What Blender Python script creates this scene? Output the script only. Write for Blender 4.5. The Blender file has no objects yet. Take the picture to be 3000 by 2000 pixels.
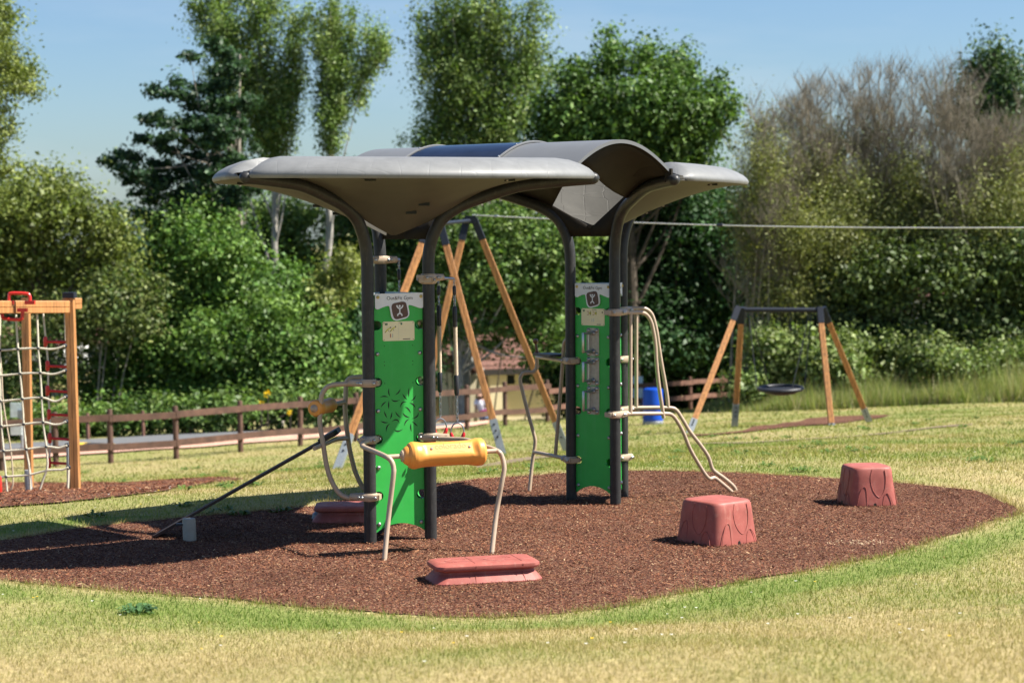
import bpy, math, random
import numpy as np
from mathutils import Vector as V3
random.seed(7)
RNG = np.random.default_rng(11)
D2R = math.radians
SC = bpy.context.scene
COL = SC.collection

# ------------------------------------------------------------------ camera model
FPX, CAMH, PIT, ROL = 5936.0, 2.722, 0.0577, 0.0072
cp, sp, cr, sr = math.cos(PIT), math.sin(PIT), math.cos(ROL), math.sin(ROL)

def ray(px, py):
    X, Y = px - 1500.0, py - 1000.0
    cx, cy = X * cr - Y * sr, X * sr + Y * cr
    return cx / FPX, -cy / FPX            # right / forward, up / forward

def P(px, py, d):
    u, v = ray(px, py)
    u *= d; v *= d
    return V3((u, d * cp + v * sp, CAMH + v * cp - d * sp))

def PY(px, py, Y):
    u, v = ray(px, py)
    return P(px, py, Y / (cp + v * sp))

def PZ(px, py, z=0.0):
    u, v = ray(px, py)
    return P(px, py, (z - CAMH) / (v * cp - sp))

# ------------------------------------------------------------------ pads and terrain
PAD = [(0, 1700), (234, 1721), (468, 1739), (701, 1760), (935, 1784), (1099, 1795), (1300, 1807), (1450, 1809), (1600, 1801),
       (1760, 1782), (1900, 1756), (2134, 1710), (2368, 1673), (2601, 1626), (2812, 1560), (2950, 1515), (2990, 1499), (2980, 1490),
       (2925, 1462), (2859, 1438), (2695, 1420), (2530, 1407), (2368, 1397), (2200, 1387), (2050, 1382), (1900, 1379), (1800, 1380),
       (1650, 1385), (1500, 1396), (1390, 1405), (1282, 1418), (1150, 1440), (1000, 1466), (917, 1481), (740, 1499), (566, 1514),
       (400, 1529), (200, 1552), (0, 1584), (-170, 1618), (-230, 1650), (-170, 1680)]
PADW = np.array([PZ(x, y)[:2] for x, y in PAD])

def poly_dist(pts, poly):
    """signed distance, negative inside"""
    pts = np.asarray(pts, float)
    dm = np.full(len(pts), 1e9); ins = np.zeros(len(pts), bool)
    n = len(poly)
    for i in range(n):
        a, b = poly[i], poly[(i + 1) % n]
        e = b - a; w = pts - a
        t = np.clip((w @ e) / (e @ e), 0, 1)
        dm = np.minimum(dm, np.hypot(*(w - t[:, None] * e).T))
        c = (a[1] > pts[:, 1]) != (b[1] > pts[:, 1])
        with np.errstate(divide='ignore', invalid='ignore'):
            xx = (b[0] - a[0]) * (pts[:, 1] - a[1]) / (b[1] - a[1] if b[1] != a[1] else 1e-9) + a[0]
        ins ^= c & (pts[:, 0] < xx)
    return np.where(ins, -dm, dm)

CTRL = [(222, 1438, 25.5), (86, 1447, 28), (-250, 1470, 26), (325, 1357, 44.5), (517, 1344, 45.4), (705, 1323, 46.8), (880, 1308, 48.3), (1043, 1293, 49.3),
        (1480, 1247, 55), (1604, 1236, 56.5), (2023, 1199, 63), (2115, 1193, 65), (164, 1368, 44), (-120, 1388, 43),
        (988, 1371, 33), (1470, 1335, 34), (1660, 1322, 38), (2020, 1264, 40), (2152, 1253, 42), (2436, 1245, 40.5), (2547, 1237, 42),
        (3000, 1172, 55), (2700, 1182, 56), (3300, 1165, 55), (3000, 1300, 30), (2600, 1330, 26.5), (600, 1440, 26),
        (180, 1331, 47), (880, 1284, 51.5), (1285, 1257, 56), (180, 1304, 51.5), (868, 1263, 55), (1285, 1242, 59.5), (258, 1289, 54), (-150, 1345, 46.5), (-150, 1318, 51)]
CT = [tuple(P(*c)) for c in CTRL] + [(x, y, 0.0) for x, y in PADW[::3]]
CT += [(0, 0, 1.1), (6, 2, 1.2), (-6, 2, .9), (6, 10, .55), (3.2, 11, .42), (-3.4, 11, .22), (0, 11, .34), (-8, 11, .1), (9, 14, .25), (0, -10, 2), (15, 25, -.3), (-15, 25, -1.4), (25, 45, -1.2), (-25, 45, -3.2),
       (0, 72, -5.0), (-12, 75, -5.2), (12, 75, -4.2), (30, 80, -3), (-30, 80, -5.5), (0, 120, -7), (-60, 120, -7), (60, 120, -6)]
CT = np.array(CT)

def _tps(r2):
    return np.where(r2 > 1e-12, 0.5 * r2 * np.log(np.maximum(r2, 1e-12)), 0)
_n = len(CT)
_A = np.zeros((_n + 3, _n + 3))
_dx = CT[:, None, :2] - CT[None, :, :2]
_A[:_n, :_n] = _tps((_dx ** 2).sum(-1)) + np.eye(_n) * 0.35
_A[:_n, _n:] = np.c_[np.ones(_n), CT[:, :2]]
_A[_n:, :_n] = _A[:_n, _n:].T
_W = np.linalg.solve(_A, np.r_[CT[:, 2], np.zeros(3)])

def terr(x, y):
    x = np.atleast_1d(np.asarray(x, float)); y = np.atleast_1d(np.asarray(y, float))
    out = np.empty(len(x))
    for s in range(0, len(x), 20000):
        xx = np.clip(x[s:s + 20000], -60, 60); yy = np.clip(y[s:s + 20000], -10, 120)
        q = np.c_[xx, yy]
        r2 = ((q[:, None] - CT[None, :, :2]) ** 2).sum(-1)
        out[s:s + 20000] = _tps(r2) @ _W[:_n] + np.c_[np.ones(len(q)), q] @ _W[_n:]
    near = (y < 25)
    if near.any():
        d = poly_dist(np.c_[x[near], y[near]], PADW)
        w = np.clip(d / 1.1, 0, 1); w = w * w * (3 - 2 * w)
        out[near] *= w
    m = np.ones(len(x)); m[near] = np.clip(poly_dist(np.c_[x[near], y[near]], PADW), 0, 1)
    return out + (vnoise(x, y, .8, 8) - .5) * .04 * m

def tz(x, y):
    return float(terr([x], [y])[0])

def G(px, py, d0=10, d1=110):
    """where the sight line of a photo point meets the ground"""
    ds = np.linspace(d0, d1, 600)
    pts = np.array([P(px, py, d)[:] for d in ds])
    h = pts[:, 2] - terr(pts[:, 0], pts[:, 1])
    i = np.argmax(h < 0)
    if h[i] >= 0: i = len(ds) - 1
    a, b = max(i - 1, 0), i
    t = h[a] / (h[a] - h[b] + 1e-9)
    p = pts[a] * (1 - t) + pts[b] * t
    return V3((p[0], p[1], tz(p[0], p[1])))

def B(px, py, d):
    """ground point under a photo point at a known distance"""
    p = P(px, py, d)
    return V3((p.x, p.y, tz(p.x, p.y)))

# ------------------------------------------------------------------ noise
def vnoise(x, y, s=1.0, seed=0):
    x = np.asarray(x) * s + seed * 17.13; y = np.asarray(y) * s + seed * 9.77
    xi, yi = np.floor(x).astype(np.int64), np.floor(y).astype(np.int64)
    fx, fy = x - xi, y - yi
    fx = fx * fx * (3 - 2 * fx); fy = fy * fy * (3 - 2 * fy)
    def h(a, b):
        n = (a * 374761393 + b * 668265263 + seed * 982451653) & 0x7fffffff
        n = ((n ^ (n >> 13)) * 1274126177) & 0x7fffffff
        return ((n ^ (n >> 16)) & 0xffff) / 65535.0
    return (h(xi, yi) * (1 - fx) + h(xi + 1, yi) * fx) * (1 - fy) + (h(xi, yi + 1) * (1 - fx) + h(xi + 1, yi + 1) * fx) * fy

def greenness(x, y):
    n = .5 * vnoise(x, y, .55, 1) + .3 * vnoise(x, y, 1.6, 2) + .2 * vnoise(x, y, 5, 3)
    d = poly_dist(np.c_[x, y], PADW)
    front = (y < 19)
    g = (n - .5) * 1.25 + .28
    g += np.where((y < 16) & (x < -1.0), .28, 0) * np.exp(-((y - 13.6) / 1.0) ** 2)
    g += np.exp(-((d - .42) / .36) ** 2) * np.where(front, .75, .25)
    g -= np.exp(-(d / .07) ** 2) * .5
    g += np.clip((y - 18) / 14, 0, 1) * .2
    g -= np.where((y < 13.2), .22, 0)
    return np.clip(g, 0, 1), d

# ------------------------------------------------------------------ materials
def mat(name, col, rough=.6, metal=0., noise=.12, scale=14., bump=0., bscale=60., spec=.5, coat=0., stretch=None, col2=None):
    m = bpy.data.materials.new(name); m.use_nodes = True
    nt = m.node_tree; bs = nt.nodes['Principled BSDF']
    bs.inputs['Roughness'].default_value = rough
    bs.inputs['Metallic'].default_value = metal
    bs.inputs['Specular IOR Level'].default_value = spec
    if coat: bs.inputs['Coat Weight'].default_value = coat
    tc = nt.nodes.new('ShaderNodeTexCoord')
    mp = nt.nodes.new('ShaderNodeMapping'); nt.links.new(tc.outputs['Object'], mp.inputs['Vector'])
    if stretch: mp.inputs['Scale'].default_value = stretch
    nz = nt.nodes.new('ShaderNodeTexNoise'); nz.inputs['Scale'].default_value = scale; nz.inputs['Detail'].default_value = 5
    nt.links.new(mp.outputs['Vector'], nz.inputs['Vector'])
    rp = nt.nodes.new('ShaderNodeValToRGB')
    a = [max(0, c * (1 - noise)) for c in col]; b = [min(1, c * (1 + noise)) for c in (col2 or col)]
    rp.color_ramp.elements[0].position = .3; rp.color_ramp.elements[1].position = .7
    rp.color_ramp.elements[0].color = (*a, 1); rp.color_ramp.elements[1].color = (*b, 1)
    nt.links.new(nz.outputs['Fac'], rp.inputs['Fac']); nt.links.new(rp.outputs['Color'], bs.inputs['Base Color'])
    if bump:
        n2 = nt.nodes.new('ShaderNodeTexNoise'); n2.inputs['Scale'].default_value = bscale; n2.inputs['Detail'].default_value = 6
        nt.links.new(mp.outputs['Vector'], n2.inputs['Vector'])
        bp = nt.nodes.new('ShaderNodeBump'); bp.inputs['Strength'].default_value = bump; bp.inputs['Distance'].default_value = .02
        nt.links.new(n2.outputs['Fac'], bp.inputs['Height']); nt.links.new(bp.outputs['Normal'], bs.inputs['Normal'])
    return m

def attr_mat(name, rough=.6, trans=0., spec=.3, tcol=(1.15, 1.25, .55)):
    """colour per leaf, blade or chip from the mesh attribute"""
    m = bpy.data.materials.new(name); m.use_nodes = True
    nt = m.node_tree; bs = nt.nodes['Principled BSDF']; out = nt.nodes['Material Output']
    at = nt.nodes.new('ShaderNodeAttribute'); at.attribute_name = 'Col'
    nt.links.new(at.outputs['Color'], bs.inputs['Base Color'])
    bs.inputs['Roughness'].default_value = rough; bs.inputs['Specular IOR Level'].default_value = spec
    if trans:
        tr = nt.nodes.new('ShaderNodeBsdfTranslucent')
        mx = nt.nodes.new('ShaderNodeMix'); mx.data_type = 'RGBA'; mx.blend_type = 'MULTIPLY'; mx.inputs[0].default_value = 1
        nt.links.new(at.outputs['Color'], mx.inputs[6]); mx.inputs[7].default_value = (*tcol, 1)
        nt.links.new(mx.outputs[2], tr.inputs['Color'])
        ms = nt.nodes.new('ShaderNodeMixShader'); ms.inputs['Fac'].default_value = trans
        nt.links.new(bs.outputs[0], ms.inputs[1]); nt.links.new(tr.outputs[0], ms.inputs[2]); nt.links.new(ms.outputs[0], out.inputs['Surface'])
    return m

M = {}
M['pole'] = mat('charcoal_coating', (.031, .031, .031), .42, noise=.15, bump=.03, bscale=250, spec=.3)
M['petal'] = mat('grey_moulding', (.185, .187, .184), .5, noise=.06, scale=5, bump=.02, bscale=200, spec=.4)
def grooves(m, scale=3.2, depth=.4):
    nt = m.node_tree; bs = nt.nodes['Principled BSDF']
    tc = nt.nodes.new('ShaderNodeTexCoord'); vo = nt.nodes.new('ShaderNodeTexVoronoi'); vo.feature = 'DISTANCE_TO_EDGE'
    vo.inputs['Scale'].default_value = scale; vo.inputs['Randomness'].default_value = .25
    nt.links.new(tc.outputs['Object'], vo.inputs['Vector'])
    mr = nt.nodes.new('ShaderNodeMapRange'); mr.inputs[1].default_value = 0; mr.inputs[2].default_value = .035
    nt.links.new(vo.outputs['Distance'], mr.inputs[0])
    bp = nt.nodes.new('ShaderNodeBump'); bp.inputs['Strength'].default_value = depth; bp.inputs['Distance'].default_value = .01
    nt.links.new(mr.outputs[0], bp.inputs['Height']); nt.links.new(bp.outputs['Normal'], bs.inputs['Normal'])
    # faint rain streaks and dust
    nz = nt.nodes.new('ShaderNodeTexNoise'); nz.inputs['Scale'].default_value = 7; nz.inputs['Detail'].default_value = 8; nz.inputs['Roughness'].default_value = .7
    nt.links.new(tc.outputs['Object'], nz.inputs['Vector'])
    r2 = nt.nodes.new('ShaderNodeMapRange'); r2.inputs[1].default_value = .35; r2.inputs[2].default_value = .75; r2.inputs[3].default_value = .88; r2.inputs[4].default_value = 1.12
    nt.links.new(nz.outputs['Fac'], r2.inputs[0])
    old = bs.inputs['Base Color'].links[0].from_socket
    sc = nt.nodes.new('ShaderNodeVectorMath'); sc.operation = 'SCALE'; nt.links.new(old, sc.inputs[0]); nt.links.new(r2.outputs[0], sc.inputs['Scale']); nt.links.new(sc.outputs[0], bs.inputs['Base Color'])
grooves(M['petal'], 4.2, .10)
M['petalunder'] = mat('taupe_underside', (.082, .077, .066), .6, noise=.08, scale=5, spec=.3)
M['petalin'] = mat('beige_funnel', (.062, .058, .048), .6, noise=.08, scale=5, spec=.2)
grooves(M['petalin'], 4.5, .35)
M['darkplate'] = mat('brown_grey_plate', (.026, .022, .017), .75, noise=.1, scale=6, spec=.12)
M['vault'] = mat('grey_sheet', (.145, .148, .15), .42, noise=.05, scale=4)
M['solar'] = mat('solar_glass', (.008, .012, .028), .16, noise=.3, scale=9, spec=.4)
M['solarframe'] = mat('dark_strip', (.06, .06, .06), .4)
M['green'] = mat('green_board', (.04, .43, .07), .4, noise=.06, scale=7, bump=.02, bscale=300, spec=.35)
M['white'] = mat('white_board', (.74, .76, .78), .4, noise=.03)
M['sepia'] = mat('sepia_print', (.10, .05, .035), .5, noise=.25, scale=120)
M['ink'] = mat('dark_print', (.05, .04, .045), .5)
M['plate'] = mat('cream_plate', (.84, .76, .47), .4, noise=.03)
M['yellow'] = mat('yellow_cap', (.62, .47, .16), .4)
M['yellowink'] = mat('yellow_print', (.62, .58, .05), .5)
M['redink'] = mat('red_print', (.4, .08, .03), .5)
M['greenink'] = mat('green_print', (.05, .16, .08), .5)
M['handleplate'] = mat('handle_plate', (.46, .43, .34), .5, noise=.15, scale=30)
M['black'] = mat('black_slot', (.006, .008, .006), .7)
M['steel'] = mat('bolt_steel', (.45, .45, .45), .32, metal=.9, noise=.15)
M['galv'] = mat('galvanised_steel', (.30, .33, .35), .5, metal=.3, noise=.2, scale=40)
M['tube'] = mat('taupe_coating', (.44, .335, .24), .36, noise=.05, scale=20, bump=.02, bscale=300)
M['orange'] = mat('orange_foam', (.80, .335, .065), .4, noise=.05, scale=9, bump=.03, bscale=150)
M['red'] = mat('red_moulding', (.33, .092, .072), .55, noise=.16, scale=9, bump=.05, bscale=300, spec=.35)
M['redgrip'] = mat('red_grip', (.58, .02, .025), .3, noise=.05)
M['redbar'] = mat('red_coating', (.58, .03, .02), .35, noise=.06)
M['chain'] = mat('chain_steel', (.35, .36, .38), .35, metal=.8)
M['cable'] = mat('pale_cable', (.72, .70, .66), .6)
M['rope'] = mat('beige_rope', (.50, .40, .28), .8, noise=.12, scale=60)
M['netrope'] = mat('pale_rope', (.60, .55, .42), .8, noise=.12, scale=60)
M['sleeve'] = mat('black_sleeve', (.02, .021, .026), .5)
M['navy'] = mat('navy_cap', (.014, .018, .028), .5, noise=.08, spec=.3)
M['wood'] = mat('orange_timber', (.42, .19, .062), .5, noise=.35, scale=5, bump=.05, stretch=(6, 6, .5), bscale=25)
M['groove'] = mat('timber_groove', (.12, .045, .02), .7)
M['fence'] = mat('brown_timber', (.10, .050, .032), .75, noise=.35, scale=4, bump=.15, bscale=30)
M['farfence'] = mat('brown_timber_pale', (.16, .078, .052), .8, noise=.25, scale=4)
M['board'] = mat('dark_board', (.05, .034, .028), .65, noise=.2, spec=.2)
M['post'] = mat('stone_grey_post', (.33, .30, .24), .55, noise=.1)
M['rubber'] = mat('black_rubber', (.018, .019, .024), .5)
M['barrel'] = mat('blue_plastic', (.004, .06, .42), .33, noise=.1, scale=3)
M['mint'] = mat('white_mint_board', (.72, .82, .80), .5)
M['cream'] = mat('cream_render', (.66, .575, .39), .85, noise=.08, scale=2)
M['terracotta'] = mat('terracotta_tiles', (.15, .07, .05), .85, noise=.5, scale=12, bump=.3, bscale=20)
M['darkwood'] = mat('dark_fascia', (.03, .025, .022), .7)
M['glass'] = mat('window_glass', (.03, .035, .04), .1)
M['whitewall'] = mat('white_wall', (.72, .72, .70), .8, noise=.05)
M['asphalt'] = mat('grey_asphalt', (.125, .128, .135), .85, noise=.12, scale=6, bump=.1, bscale=150)
M['pink'] = mat('pink_gravel', (.50, .30, .22), .9, noise=.15, scale=8, bump=.2, bscale=120)
M['yellowpaint'] = mat('yellow_rubber', (.72, .48, .05), .6, noise=.1)
M['skin'] = mat('skin', (.5, .28, .19), .5, noise=.05)
M['shirt'] = mat('white_cotton', (.72, .70, .78), .8, noise=.05)
M['pinkcloth'] = mat('pink_cloth', (.72, .05, .30), .7)
M['denim'] = mat('blue_denim', (.10, .18, .34), .8, noise=.1)
M['hair'] = mat('brown_hair', (.05, .03, .02), .6)
M['bark'] = mat('grey_bark', (.28, .245, .20), .9, noise=.45, scale=6, bump=.3, bscale=30)
M['palebark'] = mat('pale_bark', (.36, .335, .29), .85, noise=.35, scale=5, bump=.2, bscale=30)
M['darkbark'] = mat('dark_bark', (.09, .07, .05), .9, noise=.3, scale=6)
M['twig'] = mat('brown_twigs', (.27, .235, .175), .9, noise=.4, scale=3)
M['knot'] = mat('walnut_grip', (.14, .055, .022), .3, noise=.3, scale=30)
def scuff(m, col, amt=.35, scale=26, lo=.56, hi=.72):
    nt = m.node_tree; bs = nt.nodes['Principled BSDF']; old = bs.inputs['Base Color'].links[0].from_socket
    tc = nt.nodes.new('ShaderNodeTexCoord'); fac = None
    for sc_, st, d in ((scale, (1, 1, 1), 9), (scale * 1.5, (1, 1, .12), 4)):
        mp = nt.nodes.new('ShaderNodeMapping'); mp.inputs['Scale'].default_value = st; nt.links.new(tc.outputs['Object'], mp.inputs['Vector'])
        nz = nt.nodes.new('ShaderNodeTexNoise'); nz.inputs['Scale'].default_value = sc_; nz.inputs['Detail'].default_value = d; nz.inputs['Roughness'].default_value = .7
        nt.links.new(mp.outputs['Vector'], nz.inputs['Vector'])
        r = nt.nodes.new('ShaderNodeMapRange'); r.inputs[1].default_value = lo; r.inputs[2].default_value = hi; r.inputs[4].default_value = amt
        nt.links.new(nz.outputs['Fac'], r.inputs[0])
        mx = nt.nodes.new('ShaderNodeMix'); mx.data_type = 'RGBA'; mx.inputs[7].default_value = (*col, 1)
        nt.links.new(r.outputs[0], mx.inputs[0]); nt.links.new(old, mx.inputs[6]); old = mx.outputs[2]
    nt.links.new(old, bs.inputs['Base Color'])
scuff(M['red'], (.46, .24, .18), .4, 14); scuff(M['green'], (.10, .40, .14), .3, 10); scuff(M['pole'], (.10, .095, .085), .45, 30)
scuff(M['tube'], (.30, .24, .18), .4, 30); scuff(M['wood'], (.25, .14, .07), .45, 9); scuff(M['orange'], (.62, .30, .10), .3, 22)
M['leaf'] = attr_mat('leaf', .5, .24, .28)
M['grass'] = attr_mat('grass_blade', .65, .30, .2)
M['chip'] = attr_mat('wood_chip', .8, 0, .15)
M['flower'] = attr_mat('petals', .6, .2, .2, (1, 1, 1))

# ------------------------------------------------------------------ objects
ORG = {}
def tag(o, label=None, cat=None, group=None, kind=None):
    if label: o['label'] = label
    if cat: o['category'] = cat
    if group: o['group'] = group
    if kind: o['kind'] = kind
    return o

def thing(name, loc, label, cat, group=None):
    o = bpy.data.objects.new(name, None); COL.objects.link(o)
    o.location = loc; o.empty_display_size = .2
    ORG[o.name] = V3(loc)
    return tag(o, label, cat, group)

def link(name, me, parent=None, loc=None):
    o = bpy.data.objects.new(name, me); COL.objects.link(o)
    if parent is not None:
        o.parent = parent; ORG[o.name] = ORG[parent.name]
    else:
        o.location = loc or (0, 0, 0); ORG[o.name] = V3(loc or (0, 0, 0))
    return o

class MB:
    def __init__(s): s.v = []; s.f = []; s.m = []; s.mats = []
    def mi(s, m):
        if m not in s.mats: s.mats.append(m)
        return s.mats.index(m)
    def add(s, vs, fs, m):
        b = len(s.v); k = s.mi(m)
        s.v += [tuple(q) for q in vs]
        for f in fs: s.f.append(tuple(b + i for i in f)); s.m.append(k)
    def tube(s, pts, r, m, n=12, caps=True, closed=False, ell=None):
        pts = [V3(p) for p in pts]; L = len(pts)
        rs = r if isinstance(r, list) else [r] * L
        vs = []; up = None
        for i in range(L):
            a = pts[(i - 1) % L] if (closed or i > 0) else pts[i]
            b = pts[(i + 1) % L] if (closed or i < L - 1) else pts[i]
            t = (b - a).normalized()
            if up is None:
                up = t.orthogonal().normalized() if ell is None else (V3(ell) - t * t.dot(V3(ell))).normalized()
            else:
                up = (up - t * t.dot(up)).normalized()
            w = t.cross(up)
            rr = rs[i]; ra, rb = (rr if isinstance(rr, tuple) else (rr, rr))
            for k in range(n):
                an = 2 * math.pi * k / n
                vs.append(pts[i] + up * (ra * math.cos(an)) + w * (rb * math.sin(an)))
        fs = []
        for i in range(L if closed else L - 1):
            j = (i + 1) % L
            for k in range(n):
                k2 = (k + 1) % n
                fs.append((i * n + k, i * n + k2, j * n + k2, j * n + k))
        if caps and not closed:
            fs.append(tuple(reversed(range(n)))); fs.append(tuple((L - 1) * n + k for k in range(n)))
        s.add(vs, fs, m)
    def capsule(s, a, b, r, m, n=12):
        a, b = V3(a), V3(b); t = (b - a).normalized()
        pts = [a - t * r * q for q in (.97, .7)] + [a, b] + [b + t * r * q for q in (.7, .97)]
        s.tube(pts, [r * .25, r * .72, r, r, r * .72, r * .25], m, n)
    def box(s, c, h, m, ax=None, ch=0.):
        c = V3(c); ax = ax or (V3((1, 0, 0)), V3((0, 1, 0)), V3((0, 0, 1)))
        if not ch:
            vs = [c + ax[0] * (h[0] * i) + ax[1] * (h[1] * j) + ax[2] * (h[2] * k) for i in (-1, 1) for j in (-1, 1) for k in (-1, 1)]
            s.add(vs, [(0, 1, 3, 2), (4, 6, 7, 5), (0, 4, 5, 1), (2, 3, 7, 6), (0, 2, 6, 4), (1, 5, 7, 3)], m)
        else:   # chamfered along ax[2]
            x, y = h[0], h[1]
            po = [(-x + ch, -y), (x - ch, -y), (x, -y + ch), (x, y - ch), (x - ch, y), (-x + ch, y), (-x, y - ch), (-x, -y + ch)]
            s.prism(po, c, ax[0], ax[1], ax[2], -h[2], h[2], m)
    def prism(s, po, O, U, W, N, t0, t1, m):
        O = V3(O); n = len(po)
        lo = [O + U * a + W * b + N * t0 for a, b in po]; hi = [O + U * a + W * b + N * t1 for a, b in po]
        fs = [tuple(reversed(range(n))), tuple(range(n, 2 * n))] + [(i, (i + 1) % n, n + (i + 1) % n, n + i) for i in range(n)]
        s.add(lo + hi, fs, m)
    def lathe(s, prof, O, A, m, n=24, X=None):
        O = V3(O); A = V3(A).normalized(); X = V3(X).normalized() if X else A.orthogonal().normalized(); Y = A.cross(X)
        vs = []; L = len(prof)
        for r, h in prof:
            for k in range(n):
                an = 2 * math.pi * k / n
                vs.append(O + A * h + X * (r * math.cos(an)) + Y * (r * math.sin(an)))
        fs = [(i * n + k, i * n + (k + 1) % n, (i + 1) * n + (k + 1) % n, (i + 1) * n + k) for i in range(L - 1) for k in range(n)]
        fs += [tuple(reversed(range(n))), tuple((L - 1) * n + k for k in range(n))]
        s.add(vs, fs, m)
    def ball(s, c, r, m, n=12, sq=(1, 1, 1)):
        c = V3(c); vs = []; fs = []
        R = n // 2
        for i in range(R + 1):
            th = math.pi * (.02 + .96 * i / R)
            for k in range(n):
                an = 2 * math.pi * k / n
                vs.append(c + V3((r * sq[0] * math.sin(th) * math.cos(an), r * sq[1] * math.sin(th) * math.sin(an), r * sq[2] * math.cos(th))))
        fs = [(i * n + k, (i + 1) * n + k, (i + 1) * n + (k + 1) % n, i * n + (k + 1) % n) for i in range(R) for k in range(n)]
        fs += [tuple(range(n)), tuple(reversed(range(R * n, R * n + n)))]
        s.add(vs, fs, m)
    def ribbon(s, pts, w, O, U, W, N, off, m, taper=False):
        """flat stroke on a plane, raised off it by a few millimetres"""
        L = len(pts); vs = []
        for i, (a, b) in enumerate(pts):
            p0 = pts[max(0, i - 1)]; p1 = pts[min(L - 1, i + 1)]
            tx, ty = p1[0] - p0[0], p1[1] - p0[1]; q = math.hypot(tx, ty) or 1
            ww = w / 2 * (max(.12, math.sin(math.pi * i / (L - 1))) if taper else 1)
            nx, ny = -ty / q * ww, tx / q * ww
            for sg in (1, -1):
                vs.append(O + U * (a + sg * nx) + W * (b + sg * ny) + N * off)
        s.add(vs, [(2 * i, 2 * i + 1, 2 * i + 3, 2 * i + 2) for i in range(L - 1)], m)
    def build(s, name, parent=None, loc=None, smooth=35):
        o = ORG[parent.name] if parent is not None else V3(loc or (0, 0, 0))
        me = bpy.data.meshes.new(name)
        me.from_pydata([(a - o.x, b - o.y, c - o.z) for a, b, c in s.v], [], s.f)
        for m in s.mats: me.materials.append(m)
        me.polygons.foreach_set('material_index', s.m)
        if smooth:
            me.polygons.foreach_set('use_smooth', [True] * len(s.f))
            me.set_sharp_from_angle(angle=D2R(smooth))
        me.update()
        return link(name, me, parent, loc)

def npmesh(name, V, F, m, parent=None, loc=None, col=None, smooth=False):
    o = ORG[parent.name] if parent is not None else V3(loc or (0, 0, 0))
    V = np.asarray(V, np.float32) - np.array(o[:], np.float32); F = np.asarray(F, np.int32)
    me = bpy.data.meshes.new(name); k = F.shape[1]
    me.vertices.add(len(V)); me.vertices.foreach_set('co', V.ravel())
    me.loops.add(F.size); me.loops.foreach_set('vertex_index', F.ravel())
    me.polygons.add(len(F)); me.polygons.foreach_set('loop_start', np.arange(0, F.size, k, dtype=np.int32))
    me.polygons.foreach_set('loop_total', np.full(len(F), k, np.int32))
    if smooth: me.polygons.foreach_set('use_smooth', np.ones(len(F), bool))
    me.update(calc_edges=True)
    if col is not None:
        ca = me.color_attributes.new('Col', 'FLOAT_COLOR', 'POINT')
        ca.data.foreach_set('color', np.c_[col, np.ones(len(col))].astype(np.float32).ravel())
    me.materials.append(m)
    return link(name, me, parent, loc)

def crom(pts, k=6):
    pts = [V3(p) for p in pts]; out = []
    for i in range(len(pts) - 1):
        p0 = pts[max(0, i - 1)]; p1 = pts[i]; p2 = pts[i + 1]; p3 = pts[min(len(pts) - 1, i + 2)]
        for j in range(k):
            t = j / k
            out.append(.5 * ((2 * p1) + (p2 - p0) * t + (2 * p0 - 5 * p1 + 4 * p2 - p3) * t * t + (3 * p1 - p0 - 3 * p2 + p3) * t ** 3))
    return out + [pts[-1]]

def tubes_np(paths, radii, n=3):
    """many thin tapered tubes at once: paths (N,S,3), radii (N,S)"""
    N, S, _ = paths.shape
    t = np.gradient(paths, axis=1); t /= np.linalg.norm(t, axis=2, keepdims=True) + 1e-9
    ref = np.array([.31, .87, .12]); a = np.cross(t, ref); a /= np.linalg.norm(a, axis=2, keepdims=True) + 1e-9
    b = np.cross(t, a)
    an = np.arange(n) * 2 * math.pi / n
    V = paths[:, :, None] + radii[:, :, None, None] * (a[:, :, None] * np.cos(an)[None, None, :, None] + b[:, :, None] * np.sin(an)[None, None, :, None])
    idx = np.arange(N * S * n).reshape(N, S, n)
    k2 = np.roll(idx, -1, axis=2)
    F = np.stack([idx[:, :-1], k2[:, :-1], k2[:, 1:], idx[:, 1:]], -1).reshape(-1, 4)
    return V.reshape(-1, 3), F

def text_geo(s, width):
    cu = bpy.data.curves.new('t', 'FONT'); cu.body = s; cu.size = 1; cu.resolution_u = 3
    o = bpy.data.objects.new('t', cu); COL.objects.link(o)
    dg = bpy.context.evaluated_depsgraph_get()
    me = bpy.data.meshes.new_from_object(o.evaluated_get(dg))
    vs = [v.co.copy() for v in me.vertices]; fs = [tuple(p.vertices) for p in me.polygons]
    bpy.data.objects.remove(o); bpy.data.meshes.remove(me); bpy.data.curves.remove(cu)
    x0 = min(v.x for v in vs); x1 = max(v.x for v in vs); k = width / (x1 - x0)
    return [((v.x - (x0 + x1) / 2) * k, v.y * k) for v in vs], fs

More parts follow.
